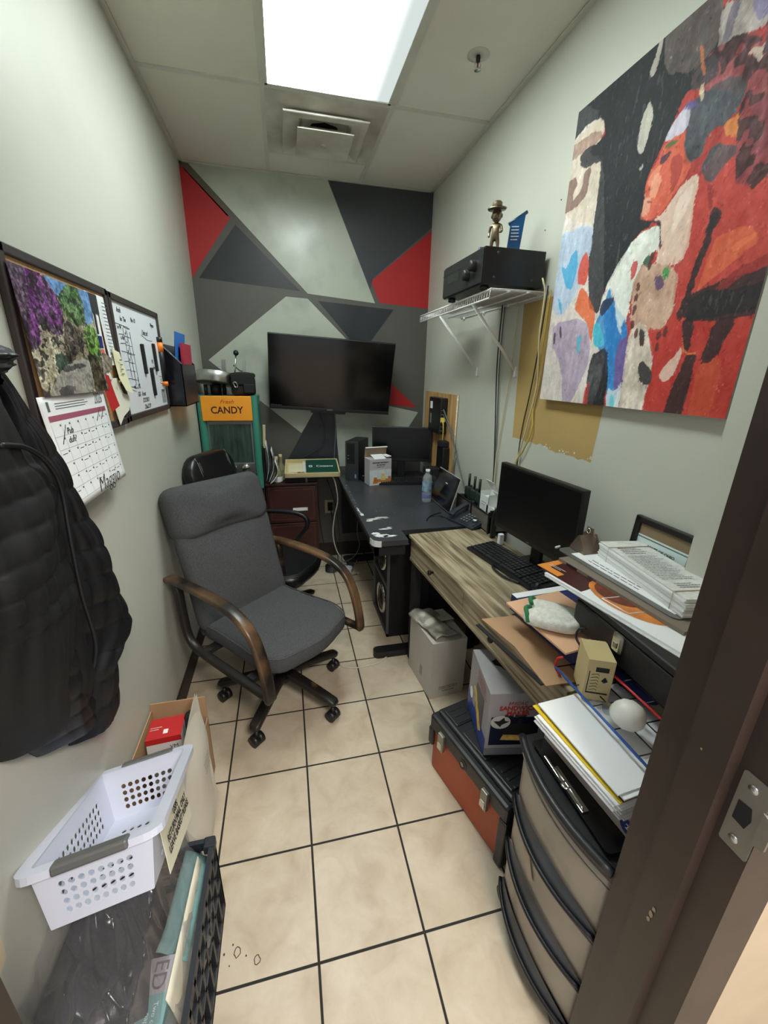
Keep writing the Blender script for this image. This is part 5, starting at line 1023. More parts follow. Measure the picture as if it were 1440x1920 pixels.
# organiser with radios
t = thing('desk_organizer', 'grey wood-front organiser with black mesh holding radios and card boxes', 'organiser', (1.003, 1.83, Z))
ow = mat('grey_wood', (104, 98, 94), .7, var=.3, vs=4, stretch=(1, .5, 9)); b = MB(); b.box(0, .012, 0, .43, 0, .10, ow); b.box(.10, .112, 0, .43, 0, .14, ow); b.box(0, .112, 0, .012, 0, .10, ow); b.box(0, .112, .418, .43, 0, .10, ow); b.box(0, .112, 0, .43, 0, .008, ow); b.build('tray', t)
b = MB(); b.box(-.004, .0, -.004, .434, .10, .108, 'blk'); b.box(-.006, .0, -.006, .004, 0, .12, 'blk'); b.box(-.006, .0, .21, .22, 0, .12, 'blk'); b.box(.0, .11, -.006, .0, .09, .13, 'blk'); b.build('mesh_frame', t)
rg = mat('radio_green', (34, 48, 42), .6, var=.2)
for k, (y, lab) in enumerate(((2.195, 'dark green two-way radio farthest in the organiser, its aerial up'), (2.12, 'dark green two-way radio in the middle of the organiser'), (2.055, 'dark two-way radio nearest the white card boxes in the organiser'))):
    t = thing('two_way_radio', lab, 'radio', (1.055, y, .768), 0, 'radios in the organiser'); b = MB(); b.box(-.022, .022, -.03, .03, 0, .14, rg, bev=.008); b.box(-.024, -.02, -.02, .02, .04, .09, 'blk'); b.build('body', t)
    b = MB(); b.cyl(.0075, .13, .215, 'blk', T(0, .016, 0), n=12); b.build('aerial', t); b = MB(); b.cyl(.008, .135, .152, 'blk', T(0, -.012, 0), n=12); b.build('knob', t)
cf = mat('frosted_white', (226, 230, 228), .35, var=.05)
for y, z, w_, h, lab in ((1.965, .90, .10, .15, 'white open card box standing tallest behind the radios'), (1.888, .84, .09, .15, 'white folded card box in front at the near end of the organiser')):
    b = MB()
    for s_ in ((-.03, -.028, -w_ / 2, w_ / 2, 0, h * .8), (.028, .03, -w_ / 2, w_ / 2, 0, h), (-.03, .03, -w_ / 2, -w_ / 2 + .002, 0, h * .9), (-.03, .03, w_ / 2 - .002, w_ / 2, 0, h * .9)): b.box(*s_, cf)
    b.box(-.02, .02, -w_ / 2 + .01, w_ / 2 - .01, 0, h * .72, 'paper2'); b.box(-.001, .001, -w_ / 2, w_ / 2, 0, .06, cf, T(.03, 0, h, ry=-35)); textlines(b, w_ * .6, .03, 2, 'lightink', frame((-.031, 0, h * .5), (0, -1, 0), (0, 0, 1)), 3)
    b.build('card_box', M=T(1.065, y, .758 if z < .86 else .80, rz=0), label=lab, cat='box')
b = MB(); b.box(0, .05, 0, .05, 0, .042, 'blkm'); b.build('black_block', loc=(1.04, 1.94, .757), label='low black block under the tall white card box in the organiser', cat='block')
b = MB(); b.sweep(smooth_path([(1.0, 1.77, .755), (1.0, 1.77, .84), (1.01, 1.765, .90), (1.05, 1.75, .95), (1.09, 1.74, .98)], 4), rrect(.03, .012, .004, 2), 'blk', up=(0, 1, 0)); b.build('headset_stand', label='curved black stand between the organiser and the near monitor', cat='stand')

# ================= ON THE WOODEN DESK =================
WZ = .7505
t = thing('computer_monitor', 'larger black monitor on the wooden desk, facing the room', 'monitor', (.962, 1.408, WZ), -84.5); monitor(t, .50, .305, 0, zb=.118, logo='acer')
keyboard(thing('keyboard', 'black full-size keyboard in front of the near monitor on the wooden desk', 'keyboard', (.925, 1.455, WZ), -80), .45, .15)
mouse('glossy black mouse at the near end of the wooden-desk keyboard', (.90, 1.20, WZ), -10)
cord('keyboard_cable', 'black cable looping out beside the keyboard on the wooden desk', [(.875, 1.50, .757), (.84, 1.46, .758), (.83, 1.40, .762), (.845, 1.34, .76), (.875, 1.30, .757)], .005, 'blk')
b = MB(); b.box(-.012, .012, -.012, .012, 0, .055, 'white', bev=.004); b.build('white_adapter', loc=(1.0, 1.69, WZ), label='small white adapter beside the far edge of the near monitor', cat='adapter')
t = thing('book_carton', 'navy blue carton with white inside flap under the peach folder', 'carton', (.755, .80, .768), 4.5)
nv = mat('navy_carton', (34, 44, 92), .55, var=.08); b = MB(); b.box(0, .22, 0, .32, 0, .058, nv); b.box(.0, .22, .29, .32, .058, .0585, 'paper'); textlines(b, .12, .03, 3, 'lightink', frame((-.0005, .2, .03), (0, -1, 0), (0, 0, 1)), 5); b.lathe([(.010, .0), (.012, .0)], 'paper', frame((-.0006, .13, .03), (0, -1, 0), (0, 0, 1))); b.build('box', t)
pe = mat('peach_folder', (222, 176, 140), .7, var=.03)
b = MB(); b.box(0, .21, 0, .27, 0, .006, pe); b.build('paper_folder', M=T(.700, .785, .832, rz=6, ry=-2), label='peach coloured folder lying on the navy carton', cat='folder')
b = MB(); b.prism([(0, 0), (.17, -.02), (.16, .31), (.0, .33), (.02, .17)], 0, .003, 'kraft'); b.build('kraft_envelope', M=T(.640, .765, .7545, rz=5), label='flat brown kraft envelope on the near end of the wooden desk', cat='envelope')
b = MB(); b.box(0, .015, 0, .30, 0, .004, 'blkm'); b.build('black_strip', M=T(.632, .775, .7505, rz=10), label='thin black strip poking out under the kraft envelope', cat='strip')
# cloth mitt
t = thing('knit_glove', 'white knitted cotton work glove with green trimmed cuff, lying on the peach folder', 'glove', (.745, .925, .843), 48)
t.scale = (1.0, 1.05, 1.15)
kn = mat('white_knit', (218, 218, 208), .95, var=.12, vs=90, bump=1, bs=160); b = MB()
b.pillow([(p.x, p.y) for p in smooth_path([(-.062, .055, 0), (-.066, -.01, 0), (-.05, -.07, 0), (.0, -.09, 0), (.05, -.08, 0), (.066, -.02, 0), (.058, .055, 0), (.03, .07, 0), (.0, .045, 0), (-.03, .07, 0)], 3, True)], 0, .03, .014, kn, puff=.012); b.build('palm', t)
b = MB(); gt = mat('green_trim', (50, 122, 78), .9, bump=.6, bs=200); b.tube([(-.062, .050, .010), (-.052, .058, .028), (-.03, .066, .034), (-.010, .056, .030)], .006, gt, sm=4); b.build('cuff_trim', t); b = MB(); b.tube([(.010, .056, .030), (.03, .064, .034), (.05, .056, .028), (.060, .046, .010)], .006, gt, sm=4); b.build('cuff_trim', t)
# metal letter trays (wire) holding things at the near end of the desk
rw = mat('red_wire', (186, 36, 40), .4); bw = mat('blue_wire', (40, 84, 160), .4)
t = thing('wire_letter_tray', 'black wire letter tray with red and blue front rails, beside the wooden desk', 'letter tray', (0, 0, 0))
def tray(z, rail, sy=0):
    b = MB(); x0, x1, y0, y1 = sy, .96, .44, .79
    b.tube([(x0, y1, z + .0), (x0, y0, z), (x1, y0, z), (x1, y1, z)], .0022, 'blk', closed=True)
    for k in range(1, 6): x = x0 + (x1 - x0) * k / 6; b.tube([(x, y0, z - .003), (x, y1, z - .003)], .0016, 'blk', n=5)
    for k in range(1, 5): y = y0 + (y1 - y0) * k / 5; b.tube([(x0, y, z - .003), (x1, y, z - .003)], .0016, 'blk', n=5)
    b.tube([(x0 + .06, y0 + .01, z), (x0 + .09, y0 + .05, z + .012), (x0 + .13, y0 + .045, z + .012), (x0 + .14, y0, z)], .002, 'blk', sm=4); b.build('wire_deck', t)
    b = MB(); b.tube([(x0, y1, z + .0), (x0, y0, z)], .0032, rail); b.build('front_rail', t)
tray(.792, bw, .680); tray(.853, rw, .748)
b = MB()
for x, y in ((.745, .79), (.96, .79), (.96, .44)): b.tube([(x, y, .675), (x, y, .853)], .0022, 'blk'); b.build('post', t); b = MB()
b.tube([(.70, .79, .76), (.69, .80, .78), (.69, .80, .81), (.70, .79, .82)], .0035, rw, sm=4); b.build('red_hook', t); b = MB(); b.tube([(.745, .79, .853), (.745, .81, .865), (.75, .81, .89), (.765, .80, .895)], .003, 'blk', sm=4); b.build('hook', t)
b = MB(); b.pillow(densify(rrect(.13, .10, .02, 3), .02), 0, .03, .012, mat('red_cloth', (150, 26, 32), .85, var=.15, bump=.4), puff=.006); b.build('folded_cloth', M=T(.865, .53, .797, rz=8), label='red folded cloth on the wire tray below the document case', cat='cloth')
b = MB(); b.pillow(densify(rrect(.12, .16, .02, 3), .02), 0, .028, .012, mat('navy_cloth', (22, 32, 84), .8, var=.15, bump=.4), puff=.006); b.build('folded_cloth', M=T(.86, .69, .797, rz=4), label='navy folded cloth on the wire tray behind the red one', cat='cloth')
t = thing('bulb_carton', 'small cream carton printed with a bulb pictogram, hanging over the letter tray', 'carton', (.688, .692, .775), -25)
cb_ = mat('cream_carton', (196, 178, 130), .7, var=.06); b = MB(); b.box(-.0, .062, 0, .085, 0, .118, cb_)
b.box(.006, .056, -.0006, 0, .02, .024, 'ink'); b.box(.006, .008, -.0006, 0, .02, .085, 'ink'); b.box(.020, .05, -.0008, 0, .085, .098, 'ink')
for k in range(6): b.tube([(.012, -.0006, .03 + .009 * k), (.026, -.0006, .034 + .009 * k), (.03, -.0006, .03 + .009 * k)], .0006, 'ink', n=4)
b.poly([(.036, -.0008, .06), (.044, -.0008, .054), (.052, -.0008, .06), (.044, -.0008, .072)], 'ink'); b.build('box', t)
t = thing('light_bulb', 'round frosted white light bulb lying on the blue-railed wire tray', 'light bulb', (.712, .580, .826), 0, rx=60, ry=20); b = MB()
b.lathe([(0, .038), (.014, .035), (.026, .026), (.033, .010), (.033, -.006), (.027, -.020), (.018, -.032), (.0, -.034)], mat('frosted_glass', (222, 220, 212), .35, var=.02), n=32); b.build('globe', t); b = MB(); b.lathe([(.018, -.03), (.014, -.036), (.014, -.055), (.006, -.06), (0, -.06)], 'alu', n=20); b.build('screw_base', t)
t = thing('document_case', 'black hard document case with a metal latch, on top of the wire tray', 'case', (.765, .44, .858), -2.5, ry=-1)
b = MB(); b.box(0, .22, 0, .44, .0, .085, mat('case_vinyl', (26, 25, 26), .5, var=.15, bump=.3, bs=120), bev=.008); b.build('lower_shell', t); b = MB(); b.box(0, .22, 0, .44, .087, .106, mat('case_vinyl', (26, 25, 26), .5), bev=.006); b.build('lid', t)
b = MB(); Ml = frame((-.001, .262, .062), (0, -1, 0), (0, 0, 1)); b.prism(rrect(.034, .052, .008, 3), 0, .004, 'steel', Ml); b.prism(rrect(.022, .038, .004, 3, 0, -.002), .004, .009, 'chrome', Ml); b.box(-.006, .006, -.012, .004, .009, .012, 'steel', Ml, bev=.002); b.build('latch', t)
# stack upon the case
zc = .9665
b = MB(); rr = random.Random(8)
def sheet(name, lab, cat, x, y, w_, d, z, rz, m, th=.003, extra=None, ry=0, group=None):
    q_ = MB(); q_.box(0, w_, 0, d, 0, th, m)
    if extra: extra(q_, th)
    return q_.build(name, M=T(x, y, z, rz=rz, ry=ry), label=lab, cat=cat, group=group)
mg = mat('magazine_burgundy', (70, 26, 28), .35, var=.15); og = mat('magazine_orange', (214, 132, 60), .35, var=.35, vs=18)
def magx(q_, th):
    q_.add([(0.008, .29, th + .0004), (.17, .29, th + .0004), (.17, .44, th + .0004), (.008, .44, th + .0004)], [(0, 1, 2, 3)], mg); n = 24
    q_.poly([(.085 + .065 * math.cos(2 * PI * k / n), .20 + .12 * math.sin(2 * PI * k / n), th + .0006) for k in range(n)], og)
    q_.poly([(.09 + .05 * math.cos(2 * PI * k / n), .235 + .07 * math.sin(2 * PI * k / n), th + .0008) for k in range(n)], mat('magazine_umber', (120, 52, 30), .35, var=.4, vs=30))
    for a, c in (((.03, .24), (.10, .22)), ((.03, .24), (.03, .16)), ((.03, .16), (.10, .14))): q_.tube([(a[0], a[1], th + .001), (c[0], c[1], th + .001)], .0016, 'paper', n=4)
    textlines(q_, .07, .015, 2, 'paper', T(.055, .42, th + .0008, rz=-90), 3)
    q_.box(.06, .10, .012, .03, th, th + .0006, 'ink')
sheet('magazine', 'glossy burgundy and orange food magazine sticking out over the case', 'magazine', .822, .575, .20, .42, zc, 10, M_['paper'], .006, magx, ry=-3)
sheet('magazine', 'plain white-covered magazine directly beneath the burgundy one', 'magazine', .812, .575, .20, .415, zc - .0035, 9, M_['paper2'], .003, ry=-3)
sheet('orange_envelope', 'small orange envelope end showing behind the burgundy magazine', 'envelope', .770, .955, .10, .085, zc + .0066, 10, mat('orange_envelope', (222, 140, 50), .7), .002)
b = MB(); b.box(0, .17, 0, .42, 0, .0105, mat('taupe_binder', (128, 116, 104), .6, var=.06)); b.box(-.001, 0, .34, .385, .002, .0085, 'ink'); b.build('ring_binder', M=T(.875, .63, zc + .010, rz=5), label='flat taupe binder with a framed black logo patch, above the burgundy magazine', cat='binder')
b_ = [o for o in scene.objects if o.name.startswith('ring_binder')][0]
text('PREMIUM', .008, 'ink', b_, frame((-.0012, .28, .005), (0, -1, 0), (0, 0, 1)))
t = thing('clipboard', 'clear grey clipboard with a white form, under the tied paper stack', 'clipboard', (.895, .67, zc + .021), 3)
b = MB(); b.prism(rrect(.17, .44, .02, 4, .085, .22), 0, .003, mat('smoke_acrylic', (104, 104, 100), .12, coat=.5)); b.build('board', t)
b = MB(); b.box(.018, .17, .02, .39, .003, .0045, 'paper'); textlines(b, .26, .03, 2, 'ink', T(.04, .2, .0048, rz=-90), 6, fill=.5); b.build('form', t)
b = MB(); b.tube([(.0, .445, .004), (.02, .45, .004)], .004, 'white'); b.build('tape_end', t)
t = thing('bulldog_clip', 'large brushed metal bulldog clip on the far edge of the clipboard', 'clip', (.955, 1.075, zc + .026), 2)
cl = mat('satin_clip', (150, 132, 118), .28, metal=.8)
b = MB(); b.prism([(-.035, 0), (.035, 0), (.03, .012), (.004, .055), (-.004, .055), (-.03, .012)], -.034, .034, cl, Matrix(((0, 0, 1, 0), (1, 0, 0, 0), (0, 1, 0, 0), (0, 0, 0, 1)))); b.build('jaws', t)
b = MB()
b.prism([(-.026, .03), (.026, .03), (.03, .055), (.018, .06), (.014, .08), (-.014, .08), (-.018, .06), (-.03, .055)], .006, .0085, cl, Matrix(((0, 0, 1, 0), (1, 0, 0, 0), (0, 1, 0, 0), (0, 0, 0, 1)))); b.tube([(0, .008 * math.cos(a) , .07 + .008 * math.sin(a)) for a in [2 * PI * k / 10 for k in range(10)]], .002, 'chrome', closed=True); b.build('lever', t)
t = thing('paper_stack', 'thick stack of printed white forms tied with rubber bands on top of the pile', 'paper stack', (.915, .675, zc + .0258), -8.5)
b = MB(); rr = random.Random(4); z = 0
for k in range(9):
    h = .0054; dx = rr.uniform(-.003, .003); dy = rr.uniform(-.004, .004); b.box(dx, .133 + dx, dy, .36 + dy, z, z + h - .0007, 'paper' if k % 2 else 'paper2'); z += h
b.build('sheets', t)
b = MB()
textlines(b, .085, .05, 4, 'ink', T(.066, .285, z + .0002), 20, th=.28); textlines(b, .10, .15, 16, 'lightink', T(.066, .175, z + .0002), 21, th=.26); textlines(b, .07, .03, 3, 'ink', T(.066, .07, z + .0002), 22, th=.26)
b.build('printing', t)
for y in (.04, .31):
    b = MB(); b.tube([(-.003, y, -.0005), (.136, y + .004, -.0005), (.136, y + .004, z + .001), (-.003, y, z + .001)], .0014, mat('rubber_band', (190, 174, 140), .6), closed=True, n=5); b.build('rubber_band', t)
t = thing('certificate_frame', 'black framed state certificate leaning on the right wall behind the paper stack', 'framed certificate', (1.085, .77, .83), 90, rx=0)
t.rotation_euler = (rad(-4), 0, rad(-90)); t.location = (1.084, 1.042, .822)
b = MB()
for a in ((0, .225, 0, .022), (0, .225, .28, .302), (0, .022, 0, .302), (.203, .225, 0, .302)): b.box(a[0], a[1], -.008, .010, a[2], a[3], mat('black_moulding', (34, 31, 31), .35, var=.2), bev=.004)
b.build('frame', t); b = MB(); b.box(.015, .210, .0, .004, .015, .287, mat('taupe_mat', (132, 112, 84), .8)); b.build('mount', t); b = MB(); b.box(.022, .203, -.001, .001, .022, .245, mat('certificate_paper', (206, 220, 220), .6)); b.box(.022, .203, -.0014, -.001, .236, .240, mat('certificate_green', (90, 120, 110), .6)); b.build('certificate', t)
text('STATE OF OHIO', .0135, mat('certificate_ink', (50, 84, 78), .6), t, frame((.115, -.0016, .215), (1, 0, 0), (0, 0, 1)), bold=.0003); b = MB(); textlines(b, .10, .02, 3, mat('certificate_ink', (50, 84, 78), .6), frame((.115, -.0016, .192), (1, 0, 0), (0, 0, 1)), 5); b.build('fine_print', t)

# ================= DRAWER CART =================
t = thing('drawer_cart', 'grey translucent plastic three-drawer cart with black top and casters', 'drawer cart', (.578, .404, 0))
fz = mat('smoky_plastic', (158, 148, 134), .38, var=.10, vs=4, rvar=.06, col2=(120, 112, 100), mix=.70, ms=7); blkd = mat('dusty_black_plastic', (30, 31, 34), .42, var=.25, vs=14, rvar=.08); hnd = mat('dark_pull', (58, 62, 68), .35, var=.25, vs=16)
CW, CD = .325, .37
def bow(y, d=.030): u = y / CW; return -d * (1 - (2 * u - 1) ** 2)
ol = [(bow(CW * k / 16) - .012, CW * k / 16) for k in range(17)]
ol = [(x, y) for x, y in ol] + [(CD, CW), (CD, 0)]
b = MB(); b.prism(ol, .612, .640, blkd); 
rim = [(bow(CW * k / 16) - .014, CW * k / 16, .640) for k in range(17)]; b.tube(rim, .010, blkd, n=8); b.build('top', t)
b = MB(); b.box(.02, CD, .004, CW - .004, .07, .612, blkd); b.build('carcass', t)
for k in range(3):
    z0 = .075 + .18 * k; z1 = z0 + .172; q_ = MB()
    def fnt(u, v):
        y = .006 + (CW - .012) * u; z = z0 + (z1 - z0) * v; return (bow(y) + .012 * (1 - v) * .3 - .0, y, z)
    q_.grid(fnt, 24, 6, fz); q_.grid(lambda u, v: (bow(.006 + (CW - .012) * u) * (1 - v) + .03 * v, .006 + (CW - .012) * u, z1), 24, 2, fz); q_.add([fnt(0, 0), fnt(0, 1), (.03, .006, z1), (.03, .006, z0)], [(0, 1, 2, 3)], fz); q_.add([fnt(1, 0), fnt(1, 1), (.03, CW - .006, z1), (.03, CW - .006, z0)], [(0, 1, 2, 3)], fz)
    q_.tube([(bow(CW * u / 12) - .002, CW * u / 12, z1 - .03) for u in range(13)], .0016, fz, n=4)
    d_ = q_.build('drawer', t, solid=.0015); q_ = MB()
    def pull(u, v):
        y = CW * u; s_ = math.sin(PI * u) ** .6; zb = z0 - .006; top = zb + .004 + .040 * s_; z = zb + (top - zb) * v; return (bow(y) - .004 - .010 * s_ * math.sin(PI * (1 - v) * .5), y, z)
    q_.grid(pull, 30, 6, hnd); q_.tube([(bow(CW * u / 20) - .008 - .012 * math.sin(PI * u / 20) ** .6, CW * u / 20, z0 - .006) for u in range(21)], .006, 'blk', n=7); q_.build('pull', d_)
b = MB(); ols = [(x * .98, y) for x, y in ol]; b.prism(ols, .045, .068, blkd); b.build('base', t)
for x, y in ((.01, .30), (.01, .03), (.33, .30), (.33, .03)): caster(t, x, y)
b = MB(); lt = mat('torn_label', (176, 160, 138), .8, var=.1)
b.poly([(bow(.22) - .003, .235, .36), (bow(.2) - .003, .215, .35), (bow(.19) - .003, .19, .31), (bow(.17) - .003, .17, .325), (bow(.19) - .003, .2, .385)], lt); b.build('torn_sticker', t)
# on the cart
t = thing('clipboard', 'black clipboard with a silver clip lying on the drawer cart', 'clipboard', (.566, .448, .6505), 0)
b = MB(); b.prism(rrect(.10, .27, .008, 3, .055, .115), 0, .004, mat('gloss_black_board', (14, 14, 15), .25)); b.build('board', t)
b = MB(); Mc = T(.012, .115, .0045); b.box(-.005, .012, -.055, .055, 0, .004, 'chrome', Mc, bev=.001); b.tube([(0, -.05, .006), (-.004, -.02, .013), (-.004, .02, .013), (0, .05, .006)], .0035, 'chrome', Mc, sm=4); b.lathe([(.006, .014), (.0105, .016), (.0105, .019), (.006, .019)], 'chrome', Mc @ T(-.008, .0, -.002), 18); b.box(-.006, .0, .05, .085, .002, .006, 'chrome', Mc, bev=.001); b.build('clip', t)
t = thing('paper_ream', 'wrapped ream of copy paper lying on the drawer cart beneath the loose papers', 'paper ream', (.632, .410, .656), 5)
b = MB(); b.box(0, .22, 0, .29, 0, .05, mat('ream_wrapper', (164, 152, 140), .5, var=.1)); b.lathe([(0, .0), (.018, .0)], mat('ream_badge', (44, 50, 100), .5), frame((-.0008, .04, .026), (0, -1, 0), (0, 0, 1)), 24); b.build('wrapper', t)
text('2', .018, 'paper', t, frame((-.0012, .04, .026), (0, -1, 0), (0, 0, 1))); text('allfors', .016, 'ink', t, frame((-.001, .11, .026), (0, -1, 0), (0, 0, 1)), shear=.3); text('NITON', .013, 'lightink', t, frame((-.001, .22, .026), (0, -1, 0), (0, 0, 1)))
rr = random.Random(12); z = .703
for k, (x, w_, d, rz, m, th, lab) in enumerate(((.610, .24, .235, 6, 'paper2', .026, 'thick sheaf of white papers lowest on the copy-paper ream'), (.594, .25, .235, 6.5, 'paper', .024, 'white papers with frayed edges above the lowest sheaf'), (.600, .24, .262, 6, 'yel', .003, 'yellow-cornered folder between the white papers and the black folder'), (.600, .25, .262, 4.5, 'blkm', .003, 'thin black folder under the topmost white sheets'), (.600, .25, .245, 4.5, 'paper', .008, 'topmost broad white sheets under the blue-railed tray'))):
    m_ = mat('yellow_folder', (214, 184, 40), .6) if m == 'yel' else M_[m]
    q_ = MB(); n_ = max(1, int(th / .003)); zz = 0
    for j in range(n_): dx = rr.uniform(-.008, .006); dy = rr.uniform(-.006, .006); q_.box(dx, w_ + dx, dy, d + dy, zz, zz + th / n_ - .0004, m_); zz += th / n_
    q_.build('paper_sheaf' if m in ('paper', 'paper2') else 'paper_folder', M=T(x, .452 + .001 * k, z, rz=rz), label=lab, cat='papers' if m in ('paper', 'paper2') else 'folder'); z += th + .0006

# ================= UNDER THE WOODEN DESK =================
t = thing('white_carton', 'tall white shipping carton with a silver bubble pouch on top, under the wooden desk', 'carton', (.622, 1.54, 0), 5.9)
wc = mat('dull_white_carton', (186, 182, 172), .7, var=.08, vs=4, bump=.1); b = MB(); b.box(0, .187, 0, .271, 0, .325, wc); b.box(-.0005, 0, .10, .13, .06, .12, mat('pencil_smudge', (150, 146, 138), .8)); b.build('box', t)
b = MB(); b.box(0, .187, 0, .13, 0, .002, wc, T(0, .271, .325, rx=172)); b.build('flap', t)
for s_, z in (('Content 6 bott. 750 ml', .06), ('Contenu 6 bott. 750 ml', .05), ('Product of Italy', .035)): text(s_, .0115, 'ink', t, frame((.10, -.0006, z), (1, 0, 0), (0, 0, 1)), sx=.95)
b = MB(); fo = mat('dusty_silver_pouch', (150, 146, 134), .45, metal=.35, var=.4, vs=22, bump=1, bs=60)
b.grid(lambda u, v: (-.05 + .14 * u, -.10 + .26 * v - .02 * u, .022 * math.sin(PI * u) + .008 * math.sin(9 * u + 6 * v) + .003 * math.sin(25 * v)), 20, 26, fo); b.build('bubble_pouch', M=T(.665, 1.66, .335, rz=14, ry=4), label='dusty silver bubble pouch draped over the white carton', cat='pouch', solid=.004)
t = thing('toolbox', 'large orange toolbox with a black ribbed lid and metal latches on the floor', 'toolbox', (.607, .80, 0), 14.3)
ogp = mat('toolbox_orange', (160, 72, 40), .5, var=.1, vs=5); b = MB(); b.box(.004, .235, 0, .41, 0, .20, ogp, bev=.01); b.build('body', t)
b = MB(); b.box(-.006, .245, -.012, .422, .195, .265, blkd, bev=.012); b.box(.02, .225, .0, .41, .262, .282, blkd, bev=.012)
for y0, y1 in ((.01, .125), (.135, .285), (.295, .40)): b.box(.035, .12, y0 + .01, y1 - .01, .278, .288, blkd, bev=.004)
for y0 in (.02, .05, .08, .31, .34, .37): b.box(.05, .11, y0, y0 + .012, .286, .291, blkd, bev=.002)
b.build('lid', t)
b = MB(); b.box(-.008, .06, -.016, .02, 0, .20, blkd, bev=.006); b.build('corner_guard', t); b = MB(); b.box(-.008, .06, .395, .425, .12, .2, blkd, bev=.006); b.build('corner_guard', t)
for y in (.085, .335):
    b = MB(); b.box(-.018, -.002, y - .016, y + .016, .16, .24, 'steel', bev=.004); b.box(-.022, -.014, y - .012, y + .012, .17, .20, 'chrome', bev=.003); b.build('latch', t)
b = MB(); b.lathe([(.012, 0), (.016, .004), (.018, 0)], 'dgrey', frame((-.0065, .21, .22), (0, -1, 0), (0, 0, 1))); b.lathe([(0, .001), (.009, .003)], 'steel', frame((-.0065, .21, .22), (0, -1, 0), (0, 0, 1))); b.build('lock', t)
t = thing('sandwich_maker_carton', 'printed sandwich maker carton standing on the toolbox lid', 'carton', (.603, .965, .294), -10.5)
sc_ = mat('carton_light_grey', (152, 150, 152), .5, var=.04); b = MB(); b.box(0, .19, 0, .229, 0, .262, sc_)
nvp = mat('print_navy', (20, 26, 48), .4, var=.3, vs=12); ylp = mat('print_bread', (214, 176, 96), .5, var=.35, vs=50); blp = mat('print_blue', (40, 66, 140), .4, var=.2)
Mf_ = frame((0, -.0008, 0), (1, 0, 0), (0, 0, 1)); b.box(.012, .178, .045, .165, 0, .0005, nvp, Mf_); b.box(.0, .19, 0, .03, 0, .0004, mat('print_shade', (120, 118, 122), .5), Mf_)
b.poly([(.05, .068, .001), (.15, .062, .001), (.165, .085, .001), (.06, .092, .001)], ylp, Mf_); b.prism([(.06, .09), (.165, .085), (.15, .135), (.12, .14), (.115, .16), (.105, .16), (.105, .14), (.07, .132)], .0005, .001, 'black0', Mf_)
b.prism([(.045 + .034 * math.cos(2 * PI * k / 20), .145 + .028 * math.sin(2 * PI * k / 20)) for k in range(20)], .0006, .0012, mat('print_pale', (190, 190, 186), .5), Mf_); b.prism([(.02, .15), (.04, .15), (.055, .165), (.06, .15), (.075, .148), (.05, .135), (.045, .125), (.035, .135)], .0012, .0016, 'ink', Mf_)
Ms_ = frame((-.0008, .229, 0), (0, -1, 0), (0, 0, 1)); b.box(.0, .05, .0, .09, 0, .0006, blp, Ms_); b.box(.05, .229, 0, .07, 0, .0005, blp, Ms_); b.box(.09, .18, .07, .19, 0, .0007, mat('print_grey_panel', (88, 90, 88), .5, var=.2), Ms_); b.prism([(.06, .15), (.085, .165), (.175, .05), (.15, .03)], .0007, .0012, ylp, Ms_); b.prism([(.04 + .018 * math.cos(2 * PI * k / 20), .10 + .024 * math.sin(2 * PI * k / 20)) for k in range(20)], .0008, .0013, 'paper', Ms_); textlines(b, .13, .05, 4, mat('print_red', (170, 50, 40), .5), Ms_ @ T(.16, .225, .001), 6, th=.3); textlines(b, .06, .03, 3, 'lightink', Ms_ @ T(.2, .03, .001), 8)
b.prism([(.05, .16), (.075, .175), (.09, .15), (.10, .12), (.085, .11), (.075, .13), (.055, .14)], .2625, .263, 'ink'); b.tube([(.09, .13, .263), (.10, .09, .263), (.13, .07, .263)], .003, 'ink'); b.build('box', t)
rp = mat('print_red', (170, 50, 40), .5); text('BREDAC', .018, rp, t, frame((.095, -.0018, .222), (1, 0, 0), (0, 0, 1)), sx=.95, shear=.2); text('SANDWICH', .024, rp, t, frame((.10, -.0018, .202), (1, 0, 0), (0, 0, 1)), bold=.0008); text('MAKER', .024, rp, t, frame((.10, -.0018, .182), (1, 0, 0), (0, 0, 1)), bold=.0008); text('Meal Maker', .016, 'ink', t, frame((.095, -.0018, .1705), (1, 0, 0), (0, 0, 1)), bold=.0004)

# ================= LEFT FOREGROUND =================
t = thing('milk_crate', 'black plastic milk crate in the near left corner, packed with foam and files', 'crate', (-.545, .488, 0))
cw, cd, ch = .285, .392, .30; crm_ = mat('crate_black', (24, 28, 36), .5, var=.2)
b = MB()
for (ax, p0, p1, n_) in (('x', 0, cw, 7), ('y', 0, cd, 8)):
    for off in (0, 1):
        for z0, z1 in ((0, .03), (.13, .145), (.205, .22), (ch - .03, ch)):
            if ax == 'x': b.box(0, cw, off * (cd - .012), off * (cd - .012) + .012, z0, z1, crm_)
            else: b.box(off * (cw - .012), off * (cw - .012) + .012, 0, cd, z0, z1, crm_)
        for k in range(n_ + 1):
            c = p0 + (p1 - p0 - .012) * k / n_
            if ax == 'x': b.box(c, c + .012, off * (cd - .011), off * (cd - .011) + .011, .02, ch - .01, crm_)
            else: b.box(off * (cw - .011), off * (cw - .011) + .011, c, c + .012, .02, ch - .01, crm_)
b.build('lattice', t); b = MB(); b.box(0, cw, 0, cd, 0, .012, crm_); b.build('base', t)
for x in (0, cw - .024): 
    for y in (0, cd - .024): b = MB(); b.box(x - .003, x + .027, y - .003, y + .027, ch - .028, ch + .003, crm_, bev=.004); b.build('corner_cap', t)
fo_ = mat('charcoal_foam', (50, 50, 54), .95, var=.2, vs=120, bump=.6, bs=300)
